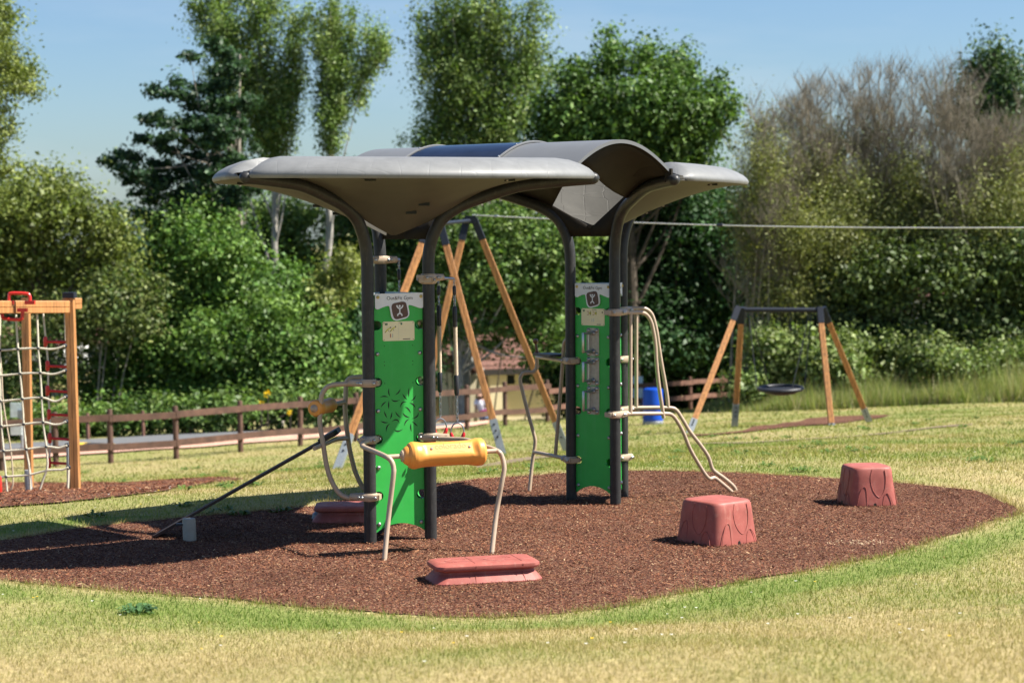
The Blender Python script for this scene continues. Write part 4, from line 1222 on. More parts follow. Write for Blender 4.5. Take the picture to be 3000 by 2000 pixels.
cz = PZ(2100, 1594); stool(PZ(2112, 1603) + dirv(90) * .345, 38, .275, .232, .365, 'red stool showing one corner to the front, below the foot of the dip bars', 1)
stool(PZ(2551, 1484) + V3((.0, .245, 0)), 10, .247, .205, .372, 'red stool standing nearer the right tip of the mulch bed', 2)

mb = MB(); q = PZ(925, 1524)
mb.tube([q + V3((-.02, 0, .01)), q + V3((.0, .0, .045)), q + V3((.03, .02, .075)), q + V3((.05, .03, .08))], [.02, .035, .03, .012], M['galv'], 8)
tag(mb.build('stone', None, q[:]), 'small pale grey stone leaning on the shaded red step block', 'stone')

# ================================================================== OTHER PLAY EQUIPMENT
def timber(mb, a, b, w, m='wood', roll=None):
    """square post with a routed groove down each face and eased corners"""
    a, b = V3(a), V3(b); t = (b - a).normalized()
    s = V3(roll) if roll else V3((1, 0, 0)); s = (s - t * s.dot(t)).normalized(); q = t.cross(s)
    h = w / 2; c = h * .12; g = h * .07; d = h * .16
    side = [(-h + c, -h), (-g, -h), (0, -h + d), (g, -h), (h - c, -h)]
    po = []
    for k in range(4):
        an = k * math.pi / 2
        for x, y in side: po.append((x * math.cos(an) - y * math.sin(an), x * math.sin(an) + y * math.cos(an)))
    mb.prism(po, a, s, q, t, 0, (b - a).length, M[m])

def leg(root, a, b, w, cap=0., shoe=0., capm='navy'):
    """timber leg from ground a to top b with a dark metal head and a galvanised shoe"""
    a, b = V3(a), V3(b); L = (b - a).length; t = (b - a).normalized()
    mb = MB(); timber(mb, a.lerp(b, max(0, (shoe - .12) / L)), b.lerp(a, cap * .8 / L), w); o = mb.build('leg', root)
    s = V3((1, 0, 0)); s = (s - t * s.dot(t)).normalized(); q = t.cross(s)
    if cap:
        mb = MB(); mb.box(b - t * cap / 2, (w * .56, w * .56, cap / 2), M[capm], (s, q, t), ch=.008); mb.build('leg_cap', o)
    if shoe:
        mb = MB()
        mb.box(a + t * (shoe / 2 - .06), (w * .5, .006, shoe / 2 + .06), M['galv'], (s, q, t) if True else None)
        for sg in (-1, 1): mb.box(a + t * (shoe / 2 - .06) - q * (sg * w * .53), (w * .53, .005, shoe / 2 + .06), M['galv'], (s, q, t))
        for sg in (-1, 1): mb.box(a + t * (shoe / 2 - .06) + s * (sg * w * .545), (.004, w * .5, shoe / 2 + .05), M['galv'], (s, q, t))
        mb.build('leg_shoe', o)
        for f in (.5, .68, .86): mb = MB(); mb.ball(a + t * (shoe * f) + (q if q.y < 0 else -q) * (w * .56), .02, M['rubber'], 8); mb.build('shoe_bolt', o)
    return o

# climbing frame at the left edge
base = B(222, 1440, 25.5)
cf = thing('climbing_frame', base[:], 'timber climbing frame with rope net and red rungs at the left edge', 'climbing frame')
D0 = 25.5
top = P(204, 868, D0); bot = V3((top.x + .03, top.y, base.z - .05)); bot = V3((P(222, 1440, D0).x, base.y, base.z - .05))
mb = MB(); timber(mb, bot, top, .114); pst = mb.build('post', cf)
mb = MB(); mb.box(top + V3((0, 0, .015)), (.078, .078, .035), M['navy'], ch=.012); mb.build('post_cap', pst)
mb = MB(); mb.box(V3((bot.x - .085, bot.y, bot.z + .33)), (.012, .06, .33), M['galv']); mb.build('post_foot', pst)
bR = B(86, 1447, 28.2); tR = P(75, 872, 28.2)
mb = MB(); timber(mb, (bR.x, bR.y, bR.z + .1), tR, .108); p2 = mb.build('post', cf)
mb = MB(); mb.tube([(bR.x + .02, bR.y - .06, bR.z - .05), (bR.x, bR.y - .075, bR.z + .35)], [.05, .045], M['galv'], 10); mb.build('post_foot', p2)
bm0, bm1 = P(-420, 901, 22.6), P(192, 899, 25.42)
mb = MB(); timber(mb, bm0, bm1, .155, roll=(0, 0, 1)); timber(mb, P(192, 890, 25.58), P(229, 889, 25.75), .14, roll=(0, 0, 1)); mb.build('beam', cf)
l0 = P(-420, 868, 22.6)
mb = MB(); timber(mb, (l0.x, l0.y, tz(l0.x, l0.y) - .05), l0, .135); mb.build('post', cf)
for pts, r in (([(27, 886), (27, 866), (33, 859), (75, 860), (86, 866), (88, 886)], .0235), ([(6, 905), (7, 925), (14, 933), (56, 936), (65, 930), (66, 908)], .0235)):
    mb = MB(); q = [P(x, y, 24.55) for x, y in pts]
    mb.tube(crom(q, 4), r * .92, M['redbar'], 10)
    for e in (q[0], q[-1]): mb.box(e, (.06, .03, .022), M['redbar'])
    mb.build('grab_handle', cf)
def Z6(l, d): return [P(x / 2.376, 820 + y / 2.376, d) for x, y in l]
NV = [[(0, 240), (-2, 480), (3, 840), (10, 1015), (25, 1190), (42, 1370), (50, 1480)], [(110, 240), (125, 480), (140, 650), (155, 830), (165, 1003), (183, 1177), (205, 1315), (212, 1480)], [(258, 235), (267, 475), (281, 645), (290, 820), (300, 990), (322, 1160), (330, 1295), (300, 1390), (266, 1490)]]
NH = [[(-300, 500), (0, 490), (125, 480), (267, 475), (340, 482), (400, 476), (450, 458)], [(-300, 675), (0, 665), (140, 652), (281, 647), (350, 656), (400, 650), (450, 630)], [(-300, 850), (0, 843), (155, 828), (290, 818), (370, 843), (410, 838), (455, 812)], [(-300, 1030), (10, 1018), (165, 1003), (300, 990), (370, 1005), (420, 1003), (458, 985)], [(-300, 1205), (25, 1190), (183, 1177), (322, 1160), (400, 1168), (430, 1164), (465, 1150)], [(-300, 1390), (42, 1368), (200, 1355), (325, 1325), (400, 1320), (440, 1318), (475, 1303)]]
mb = MB()
for l in NV + NH: mb.tube(crom(Z6(l, 25.0), 5), .0135, M['netrope'], 7)
mb.tube(crom(Z6([(476, 1310), (474, 1390), (470, 1475)], 25.2), 5), .017, M['netrope'], 7)
net = mb.build('climbing_net', cf)
for iv, l in enumerate(NV):
    for h in NH:
        X = [p for p in l if 400 < p[1] < 1480]
        best = min(h, key=lambda p: min((p[0] - x) ** 2 + (p[1] - y) ** 2 for x, y in X))
        if min((best[0] - x) ** 2 + (best[1] - y) ** 2 for x, y in X) < 900:
            mb = MB(); mb.ball(Z6([best], 24.99)[0], .02, M['navy'], 8, (1, 1, .7)); mb.build('net_knot', net)
for h in NH:
    mb = MB(); mb.ball(Z6([h[-1]], 25.12)[0], .03, M['navy'], 10, (1.1, .8, 1)); mb.build('net_anchor', net)
mb = MB()
mb.tube(crom(Z6([(300, 230), (320, 430), (335, 600), (335, 770), (345, 935), (350, 1100), (342, 1270)], 25.5), 5), .0125, M['netrope'], 7)
mb.tube(crom(Z6([(452, 235), (456, 430), (466, 600), (474, 770), (478, 935), (484, 1100), (490, 1275)], 25.62), 5), .0125, M['netrope'], 7)
lad = mb.build('rope_ladder', cf)
for a, b in (((316, 430), (456, 432)), ((331, 598), (466, 603)), ((331, 770), (474, 777)), ((341, 935), (478, 941)), ((346, 1100), (484, 1110)), ((342, 1270), (490, 1278))):
    mb = MB(); q = Z6([a, b], 25.5); mb.capsule(q[0], q[1], .017, M['redbar'], 8); mb.capsule(q[0] + V3((0, 0, -.045)), q[0] + V3((0, 0, .045)), .027, M['redbar'], 8); mb.build('rung', lad)
mb = MB(); mb.tube(crom(Z6([(-10, 440), (10, 630), (20, 830), (45, 1000), (75, 1180), (90, 1380), (80, 1450), (30, 1485), (-60, 1495)], 26.6), 5), .0115, M['rope'], 6); mb.build('climbing_rope', cf)
mb = MB(); q = Z6([(-14, 1380), (-10, 1470)], 24.8); mb.capsule(q[0], q[1], .045, M['redbar'], 10); mb.build('rope_stop', cf)

# zip wire tower
zt = thing('zip_wire_tower', B(1230, 1350, 35)[:], 'tall four legged orange timber tower with dark caps behind the gym', 'zip wire tower')
tA, tB = P(1271, 650, 34.5), P(1379, 640, 37.5)
for (x, y, d), tp, off in (((988, 1371, 33), tA, -.06), ((1472, 1336, 34), tA, .10), ((1200, 1350, 37), tB, -.07), ((1662, 1322, 38), tB, .06)):
    leg(zt, B(x, y, d) + V3((0, 0, 0)), tp + V3((off, 0, 0)), .116, .42, .62)
mb = MB(); mb.tube([tA + V3((0, 0, -.04)), tB + V3((0, 0, -.04))], .035, M['navy'], 12); mb.box(tB + V3((0, 0, -.02)), (.10, .12, .07), M['navy']); mb.box(tA + V3((0, 0, -.02)), (.10, .12, .07), M['navy']); mb.build('top_beam', zt)
c0, c1 = P(1384, 630, 37.4), P(3400, 664, 27.0)
mb = MB(); mb.tube([c0.lerp(c1, i / 12) + V3((0, 0, -.10 * math.sin(math.pi * i / 12))) for i in range(13)],  .010, M['cable'], 8)
cb = mb.build('cable', None, c0[:]); tag(cb, 'taut steel zip wire cable crossing in front of the trees on the right', 'cable')
def cabpt(px):
    best = min((c0.lerp(c1, i / 400) + V3((0, 0, -.10 * math.sin(math.pi * i / 400))) for i in range(401)), key=lambda p: abs(1500 + FPX * p.x / p.y - px))
    return best
mb = MB(); q = cabpt(2110); u = (c1 - c0).normalized(); mb.capsule(q - u * .045, q + u * .045, .028, M['sleeve'], 10); mb.build('cable_stop', cb)
mb = MB(); q = cabpt(1456); mb.capsule(q - u * .04, q + u * .04, .022, M['galv'], 10); mb.build('cable_clip', cb)

# basket swing frame and its basket
sw = thing('swing_frame', B(2290, 1250, 41)[:], 'timber swing frame with dark crossbar on the far right grass', 'swing frame')
tl_, tr_ = P(2166, 900, 41.3), P(2405, 901, 41.3)
for (x, y, d), tp, off, sh in (((2020, 1264, 40), tl_, -.02, .3), ((2152, 1253, 42), tl_, .05, .52), ((2436, 1245, 40.5), tr_, -.03, .03), ((2547, 1237, 42), tr_, .04, .34)):
    leg(sw, B(x, y, d), tp + V3((off, 0, 0)), .110, .34, sh)
mb = MB(); mb.tube([tl_ + V3((0, 0, -.05)), tr_ + V3((0, 0, -.05))], .05, M['navy'], 12); mb.build('crossbar', sw)
bc = P(2287, 1138, 41.2)
bk = thing('basket_swing', bc[:], 'round black basket swing hanging on chains from the timber frame', 'basket swing')
tt = V3((.995, 0, .02)); t2 = V3((0, 1, 0))
mb = MB(); mb.tube([bc + tt * (.44 * math.cos(a)) + t2 * (.44 * math.sin(a)) + V3((0, 0, .02 * math.sin(a))) for a in np.linspace(0, 2 * math.pi, 41)[:-1]], .042, M['rubber'], 12, closed=True); mb.build('seat_rim', bk)
mb = MB()
for i in range(-4, 5):
    w = math.sqrt(max(.01, .42 ** 2 - (i * .095) ** 2))
    for sw_ in (0, 1):
        l = [(i * .095, w * q) if sw_ else (w * q, i * .095) for q in np.linspace(-1, 1, 9)]
        mb.tube([bc + tt * a + t2 * b + V3((0, 0, -.13 * (1 - (a * a + b * b) / .18))) for a, b in l], .011, M['rubber'], 6)
mb.lathe([(.43, .005), (.40, -.04), (.3, -.10), (.15, -.13), (.02, -.14)], bc, (0, 0, 1), M['rubber'], 32)
mb.build('seat_net', bk)
mb = MB()
for (x, y), (x2, y2), dd in (((2194, 921), (2218, 1137), -.3), ((2200, 921), (2254, 1128), .3), ((2376, 921), (2357, 1131), -.2), ((2370, 921), (2320, 1140), -.4)):
    a, b = P(x, y, 41.3), P(x2, y2, 41.2 + dd); mb.tube([a, a.lerp(b, .5) + V3((0, 0, -.02)), b], .009, M['sleeve'], 6)
mb.build('swing_chain', bk)

# ================================================================== FENCES, ROAD
def fence(name, label, posts, m, ph, pr, rails, rh, group=None, extra=()):
    """posts: ground points in order; rails: heights above the ground"""
    o = thing(name, posts[len(posts) // 2][:], label, 'fence', group)
    rng = random.Random(4)
    for p in posts:
        mb = MB(); l = rng.uniform(-.015, .015)
        mb.tube([p + V3((0, 0, -.1)), p + V3((l, 0, ph * .97)), p + V3((l, 0, ph))], [pr, pr * .96, pr * .8], M[m], 12); mb.build('post', o)
    for a, b in zip(posts, posts[1:]):
        for h in rails:
            mb = MB(); u = (b - a).normalized(); n = V3((u.y, -u.x, 0)).normalized(); w = u.cross(n); w = w if w.z > 0 else -w
            j = rng.uniform(-.02, .02)
            mb.box((a + b) / 2 + V3((0, 0, h + j)) + n * (pr + .012), ((b - a).length / 2 + .05, .022, rh), M[m], (u, n, w)); mb.build('rail', o)
    return o
def lerp_posts(pts, step):
    out = [V3(pts[0])]
    for a, b in zip(pts, pts[1:]):
        a, b = V3(a), V3(b); n = max(1, round((b - a).length / step))
        for i in range(1, n + 1):
            q = a.lerp(b, i / n); q.z = tz(q.x, q.y); out.append(q)
    return out
near_f = [B(x, y, d) for x, y, d in ((-160, 1390, 43.0), (5, 1378, 43.5), (164, 1367, 44.0), (325, 1357, 44.5), (517, 1344, 45.4), (705, 1323, 46.8), (880, 1308, 48.3), (1043, 1293, 49.3), (1150, 1283, 50.4), (1258, 1272, 51.8), (1368, 1259, 53.3), (1480, 1247, 55), (1604, 1236, 56.5))]
far_f = [B(x, y, d) for x, y, d in ((1604, 1236, 56.5), (1712, 1227, 58), (1818, 1217, 59.5), (1922, 1207, 61.2), (2023, 1199, 63), (2115, 1193, 65), (2195, 1190, 66.5))]
fence('rail_fence', 'brown two rail timber fence running between the lawn and the road', near_f, 'fence', 1.19, .064, (.37, 1.0), .072)
fence('rail_fence', 'brown two rail fence beyond the swing in front of the dark hedge', far_f[0:1] + far_f[1:], 'farfence', 1.02, .06, (.40, .86), .068)
ff = lerp_posts([B(-200, 1330, 52.5), B(81, 1299, 53), B(258, 1288, 54), B(420, 1277, 55.2), B(562, 1265, 56), B(850, 1248, 58.5), B(1080, 1240, 61)], 2.0)
fence('rail_fence', 'low pale brown fence on the far side of the road below the hedge', ff, 'farfence', .72, .05, (.56,), .055)

nedge = [P(x, y, d) for x, y, d in ((-420, 1372, 44), (-150, 1347, 45.8), (180, 1331, 47), (513, 1309, 49.2), (880, 1284, 51.5), (1060, 1270, 53.3), (1285, 1257, 56), (1430, 1248, 58.2))]
fedge = [P(x, y - 9, d + 2.2) for x, y, d in ((-420, 1338, 49.5), (-150, 1320, 50.8), (180, 1304, 51.8), (513, 1281, 53.6), (868, 1263, 55.4), (1060, 1251, 57.2), (1285, 1242, 60), (1430, 1237, 62))]
def strip(name, a, b, m, lift):
    po = [(p.x, p.y) for p in crom(a, 5)] + [(p.x, p.y) for p in reversed(crom(b, 5))]
    sheet(name, po, m, lift); return np.array(po)
EXCL = []
EXCL.append(strip('road', nedge, fedge, M['asphalt'], .03))
pe = [p + (p - q).normalized() * .9 for p, q in zip(nedge, fedge)]
pe2 = [p + (p - q).normalized() * .12 for p, q in zip(nedge, fedge)]
EXCL.append(strip('path', pe, pe2, M['pink'], .04))
kb = [p + (p - q).normalized() * .11 for p, q in zip(nedge, fedge)]
mb = MB()
kp = crom(nedge, 5); 
mb.tube([V3((p.x, p.y, tz(p.x, p.y) + .05)) for p in crom(kb, 5)], (.05, .06), M['pink'], 8, ell=(0, 0, 1)); tag(mb.build('kerb'), kind='structure')

sbp = [(215, 1312), (258, 1314), (300, 1316), (345, 1318), (388, 1320), (432, 1322)]
q0 = G(215, 1310, 44, 60); q1 = G(432, 1317, 44, 60)
sb = thing('speed_bump', ((q0 + q1) / 2)[:], 'yellow and black rubber speed bump across the road behind the fence', 'speed bump')
for i in range(5):
    a, b = q0.lerp(q1, i / 5), q0.lerp(q1, (i + 1) / 5); mb = MB(); u = (b - a).normalized()
    n = V3((-u.y, u.x, 0)).normalized()
    prof = [(-.30 + .6 * k / 8, .10 * math.sin(math.pi * k / 8)) for k in range(9)]
    z0 = tz(a.x, a.y) + .03
    mb.prism([(x, max(z, .001)) for x, z in prof], V3((a.x, a.y, z0)), n, V3((0, 0, 1)), u, 0, (b - a).length, M['yellowpaint' if i % 2 == 0 else 'rubber'])
    mb.build('bump_segment', sb)

# sign behind the fence, barrel, board
b0 = B(61, 1352, 46.3)
sg = thing('notice_sign', b0[:], 'pair of white notice panels on a grey post behind the net', 'notice sign')
def panelbox(par, x0, y0, x1, y1, d, m, nm, th=.02):
    a, b = P(x0, y1, d), P(x1, y0, d); mb = MB(); mb.box((a + b) / 2, ((b.x - a.x) / 2, th, (b.z - a.z) / 2), M[m], ch=.0); return mb.build(nm, par)
panelbox(sg, 31, 1179, 68, 1222, 46.2, 'mint', 'sign_panel'); panelbox(sg, 31, 1234, 64, 1274, 46.2, 'mint', 'sign_panel')
panelbox(sg, 52, 1201, 69, 1224, 46.15, 'galv', 'sign_picture', .01)
mb = MB(); a = P(62, 1180, 46.3); mb.tube([(a.x, a.y + .03, b0.z - .1), (a.x, a.y + .03, a.z)], .035, M['galv'], 10); mb.build('sign_post', sg)

b0 = B(1913, 1231, 50.0); k = 50.0 / FPX
ba = thing('plastic_barrel', b0[:], 'bright blue plastic barrel on the grass seen through the dip bars', 'barrel')
mb = MB(); H = 108 * k
mb.lathe([(29 * k, 0), (29.5 * k, .02), (29.5 * k, H * .12), (30.4 * k, H * .14), (30.4 * k, H * .17), (29.5 * k, H * .19), (30 * k, H * .5), (31 * k, H * .52), (31 * k, H * .57), (30 * k, H * .6), (30 * k, H * .92), (28 * k, H * .965), (22 * k, H * .99), (10 * k, H)], b0, (0, 0, 1), M['barrel'], 28)
mb.build('barrel_body', ba)
mb = MB(); mb.lathe([(30.8 * k, 0), (30.8 * k, H * .10), (29.6 * k, H * .11)], b0 + V3((0, 0, .0)), (0, 0, 1), M['galv'], 28); mb.build('barrel_base', ba)
b0 = B(1868, 1208, 61.4)
sg = thing('white_board_stand', b0[:], 'white board with a mint edge on grey legs left of the barrel', 'board')
panelbox(sg, 1854, 1102, 1883, 1165, 61.3, 'mint', 'board_face', .03)
mb = MB()
for x in (1860, 1876): a = P(x, 1166, 61.3); mb.tube([(a.x, a.y, b0.z - .1), (a.x, a.y, a.z)], .03, M['galv'], 8)
mb.build('board_leg', sg)

# ================================================================== BUILDINGS
def BX(mb, x0, y0, x1, y1, d, dep, m):
    """box whose front face covers a photo rectangle at distance d"""
    a, b = P(x0, y1, d), P(x1, y0, d); mb.box(((a.x + b.x) / 2, (a.y + b.y) / 2 + dep / 2, (a.z + b.z) / 2), ((b.x - a.x) / 2, dep / 2, (b.z - a.z) / 2), M[m])
DB = 73.0
b0 = P(1500, 1262, DB)
bu = thing('bungalow', (b0.x, b0.y, tz(b0.x, b0.y)), 'cream bungalow with terracotta tiled roof half hidden behind the tower', 'bungalow')
mb = MB(); BX(mb, 1262, 1088, 1760, 1330, DB, 6, 'cream'); BX(mb, 1425, 1092, 1475, 1330, DB - .35, .3, 'cream'); BX(mb, 1349, 1130, 1369, 1330, DB - 1.2, .3, 'cream'); mb.build('wall', bu)
e0, e1 = P(1250, 1090, DB - .5), P(1780, 1086, DB - .5)
mb = MB(); rz = 1.75; 
va = [V3((e0.x, e0.y, e0.z)), V3((e1.x, e1.y, e1.z)), V3((e1.x, e1.y + 3.6, e1.z + rz)), V3((e0.x, e0.y + 3.6, e0.z + rz)), V3((e0.x, e0.y + 7.2, e0.z)), V3((e1.x, e1.y + 7.2, e1.z))]
mb.add(va + [p + V3((0, 0, .12)) for p in va], [(6, 7, 8, 9), (9, 8, 11, 10), (0, 3, 2, 1), (3, 4, 5, 2), (0, 1, 7, 6), (5, 4, 10, 11), (0, 6, 9, 3), (3, 9, 10, 4), (1, 2, 8, 7), (2, 5, 11, 8)], M['terracotta'])
for i in range(9):     # tile courses as small steps
    t = (i + .5) / 9.5
    a = va[0].lerp(va[3], t); b = va[1].lerp(va[2], t)
    mb.box((a + b) / 2 + V3((0, 0, .13)), ((b.x - a.x) / 2, .02, .012), M['terracotta'])
rf = mb.build('roof', bu)
mb = MB(); mb.box((e0 + e1) / 2 + V3((0, -.03, .0)), ((e1.x - e0.x) / 2, .025, .10), M['darkwood']); mb.build('fascia', rf)
def window(x0, y0, x1, y1):
    mb = MB(); BX(mb, x0, y0, x1, y1, DB - .06, .05, 'whitewall'); o = mb.build('window', bu)
    mb = MB(); BX(mb, x0 + 5, y0 + 4, x1 - 5, y1 - 4, DB - .075, .01, 'glass'); mb.build('pane', o)
window(1476, 1094, 1514, 1129); window(1524, 1094, 1562, 1129); window(1600, 1094, 1640, 1129)
mb = MB(); BX(mb, 1283, 1138, 1293, 1205, DB - .1, .05, 'redbar'); mb.build('door', bu)
mb = MB(); BX(mb, 1373, 1100, 1424, 1330, DB - .02, .02, 'darkwood'); mb.build('doorway', bu)
g0, g1 = P(1281, 1040, DB - 3), P(1323, 1084, DB - 3)
mb = MB(); u = (g1 - g0).normalized(); mb.box((g0 + g1) / 2, ((g1 - g0).length / 2, .03, .09), M['whitewall'], (u, V3((0, 1, 0)), u.cross(V3((0, 1, 0))))); mb.build('barge_board', bu)
mb = MB(); q = [P(1255, 1040, DB - 2.9), P(1281, 1044, DB - 2.9), P(1321, 1088, DB - 2.9), P(1255, 1092, DB - 2.9)]
mb.add(q + [p + V3((0, 2.2, 0)) for p in q], [(0, 1, 2, 3), (7, 6, 5, 4), (0, 4, 5, 1), (1, 5, 6, 2), (2, 6, 7, 3), (3, 7, 4, 0)], M['terracotta']); mb.build('porch_roof', bu)
mb = MB(); BX(mb, 1258, 1092, 1318, 1330, DB - 2.8, 2.2, 'cream'); mb.build('porch', bu)

def house(label, x0, ye, x1, yb, d, wall, ridge):
    b = P((x0 + x1) / 2, yb, d); o = thing('house', (b.x, b.y, b.z), label, 'house', 'distant houses behind the shrubs')
    mb = MB(); BX(mb, x0, ye, x1, yb, d, 7, wall); mb.build('wall', o)
    a, c = P(x0 - 6, ye, d - .3), P(x1 + 6, ye, d - .3); r = ridge * d / FPX; mb = MB()
    mb.add([a, c, c + V3((0, 3.8, r)), a + V3((0, 3.8, r)), c + V3((0, 7.6, 0)), a + V3((0, 7.6, 0))], [(0, 1, 2, 3), (3, 2, 4, 5), (0, 3, 5), (1, 4, 2), (0, 5, 4, 1)], M['terracotta']); mb.build('roof', o)
    for x in np.linspace(x0 + 22, x1 - 40, 3):
        mb = MB(); BX(mb, x, ye + 22, x + 20, ye + 44, d - .05, .04, 'glass'); mb.build('window', o)
bu.rotation_euler = (0, 0, .34)
house('white house with a terracotta roof far off behind the net', -60, 1015, 180, 1110, 105, 'whitewall', 46)
house('small white house glimpsed through the twiggy shrubs', 255, 1005, 330, 1090, 118, 'whitewall', 40)
house('white house mostly hidden in the right hand thicket', 2660, 870, 2800, 960, 118, 'whitewall', 30)

# ================================================================== PERSON beyond the tower
pb = B(1414, 1244, 58.5); kk = 58.5 / FPX
def pp(x, y, dy=0.): q = P(x, y, 58.5); return V3((q.x, q.y + dy, q.z))
pe_ = thing('person', pb[:], 'person in a white top and blue shorts leaning forward by the fence', 'person')
import bmesh
me = bpy.data.meshes.new('body'); bm = bmesh.new(); ly = bm.verts.layers.skin.verify()
J = {'pel': (1416, 1204, 0), 'chest': (1408, 1182, -.02), 'neck': (1406, 1168, -.03), 'head': (1405, 1158, -.05), 'crown': (1404, 1147, -.05),
     'shl': (1397, 1172, 0), 'ell': (1392, 1188, -.05), 'hal': (1398, 1202, -.12), 'shr': (1416, 1172, -.05), 'elr': (1424, 1188, -.08), 'har': (1432, 1198, -.15),
     'hil': (1411, 1209, 0), 'knl': (1409, 1226, -.03), 'anl': (1412, 1241, 0), 'tol': (1407, 1244, -.08), 'hir': (1420, 1209, 0), 'knr': (1422, 1226, -.04), 'anr': (1420, 1241, .02), 'tor': (1417, 1244, -.06)}
R_ = {'pel': .10, 'chest': .115, 'neck': .042, 'head': .075, 'crown': .055, 'shl': .055, 'ell': .036, 'hal': .03, 'shr': .055, 'elr': .036, 'har': .03, 'hil': .075, 'knl': .05, 'anl': .032, 'tol': .028, 'hir': .075, 'knr': .05, 'anr': .032, 'tor': .028}
E_ = [('pel', 'chest'), ('chest', 'neck'), ('neck', 'head'), ('head', 'crown'), ('chest', 'shl'), ('shl', 'ell'), ('ell', 'hal'), ('chest', 'shr'), ('shr', 'elr'), ('elr', 'har'), ('pel', 'hil'), ('hil', 'knl'), ('knl', 'anl'), ('anl', 'tol'), ('pel', 'hir'), ('hir', 'knr'), ('knr', 'anr'), ('anr', 'tor')]
ks = list(J); vm = {k: bm.verts.new(pp(*J[k]) - pb) for k in ks}
for a, b in E_: bm.edges.new((vm[a], vm[b]))
for k in ks:
    vm[k][ly].radius = (R_[k], R_[k]); vm[k][ly].use_root = (k == 'pel')
bm.to_mesh(me); bm.free(); me.materials.append(M['skin'])
bo = link('body', me, pe_); bo.modifiers.new('skin', 'SKIN'); s = bo.modifiers.new('sub', 'SUBSURF'); s.levels = s.render_levels = 2
mb = MB(); mb.tube([pp(1415, 1201), pp(1411, 1190), pp(1408, 1180, -.02), pp(1406, 1171, -.03)], [(.125, .12), (.135, .125), (.14, .125), (.075, .08)], M['shirt'], 14)
for l in (('shl', 'ell'), ('shr', 'elr')): mb.tube([pp(*J[l[0]]), pp(*J[l[0]]).lerp(pp(*J[l[1]]), .8)], [.068, .055], M['shirt'], 10)
mb.build('shirt', pe_)
mb = MB(); mb.tube([pp(1417, 1207), pp(1415, 1200)], [.135, .138], M['pinkcloth'], 14); mb.build('waistband', pe_)
mb = MB()
for l in (('hil', 'knl'), ('hir', 'knr')): mb.tube([pp(*J[l[0]]) + V3((0, 0, .05)), pp(*J[l[0]]).lerp(pp(*J[l[1]]), .95)], [.095, .078], M['denim'], 12)
mb.build('shorts', pe_)
mb = MB(); mb.ball(pp(1405, 1152, .0), .088, M['hair'], 12, (1, 1.05, 1.1)); mb.build('hair', pe_)

# ================================================================== BEDS AND PATCHES
padpoly = wobble(PADW, .10, .06)
sheet('mulch_bed', padpoly, M['mulch'], .006)
o = scatter_chips('bark_chips', PADW, 175000, .0165, .0055, .008, 2)
tag(o, 'loose reddish brown wood chips covering the rounded bed under the gym', 'wood chips', kind='stuff')
LP = [(-260, 1418), (0, 1413), (120, 1415), (239, 1414), (376, 1417), (512, 1407), (600, 1402), (669, 1401), (716, 1406), (640, 1414), (571, 1425), (500, 1438), (415, 1449), (300, 1463), (180, 1475), (0, 1488), (-260, 1500)]
lpw = [G(x, y, 18, 40)[:2] for x, y in LP]
SP = [(2010, 1276), (2100, 1271), (2180, 1263), (2285, 1241), (2378, 1226), (2442, 1221), (2560, 1217), (2617, 1217), (2590, 1222), (2506, 1234), (2440, 1244), (2378, 1247), (2285, 1256), (2180, 1268), (2100, 1275), (2010, 1279)]
spw = [G(x, y, 30, 55)[:2] for x, y in SP]
for nm, pl, lb in (('mulch_patch', lpw, 'mulch patch under the climbing frame'), ('mulch_patch', spw, 'mulch patch under the swing')):
    sheet(nm, wobble(pl, .2, .04), M['mulch'], .02)
    EXCL.append(np.array(pl))
o = scatter_chips('bark_chips', lpw, 26000, .035, .011, .022, 5)
tag(o, 'wood chips on the strip below the climbing frame', 'wood chips', kind='stuff')
M['soil_shade'] = mat('bare_soil_and_shade', (.17, .125, .07), .95, noise=.3, scale=20, bump=.3, bscale=80)
for l in ([(1395, 1366), (1450, 1357), (1546, 1341), (1620, 1335), (1620, 1341), (1546, 1350), (1450, 1366), (1395, 1374)], [(2040, 1300), (2200, 1297), (2420, 1283), (2650, 1263), (2850, 1243), (2850, 1245), (2650, 1265), (2420, 1285), (2200, 1299), (2040, 1302)]):  # first strip is bare soil, second paints a thin shaded ground edge
    pl = [G(x, y, 22, 60)[:2] for x, y in l]; sheet('soil_and_shade_strip', wobble(pl, .25, .03, 9), M['soil_shade'], .016); EXCL.append(np.array(pl))

build_ground()
build_grass()

# weeds and small flowers in the turf
def weed_geo(spots, rng, size, n, cols, spread, hh):
    Vs = []; cs = []
    for p in spots:
        for _ in range(n):
            a = rng.uniform(0, 6.28); l = size * rng.uniform(.6, 1.3); r = spread * math.sqrt(rng.uniform(0, 1))
            b = np.array([p.x + r * math.cos(a), p.y + r * math.sin(a), p.z + .005]); an = a + rng.normal(0, .8)
            d = np.array([math.cos(an), math.sin(an), 0]); s = np.array([-d[1], d[0], 0]) * l * .2; up = np.array([0, 0, hh * rng.uniform(.4, 1.2)])
            Vs += [b, b + d * l * .5 + s + up, b + d * l + up * .7, b + d * l * .5 - s + up]
            c = np.array(cols[rng.integers(len(cols))]) * rng.uniform(.8, 1.2); cs += [c] * 4
    return np.array(Vs), np.arange(len(Vs)).reshape(-1, 4), np.array(cs)
rng = np.random.default_rng(21)
q = G(405, 1797, 9, 30)
V, F, c = weed_geo([q], rng, .075, 90, [(.06, .13, .045), (.08, .16, .055), (.10, .19, .07)], .085, .05)
w = npmesh('weed_clump', V, F, M['leaf'], None, q[:], col=c); tag(w, 'dark green broad leaved weed clump in the near grass at lower left', 'weed')
sp_ = []
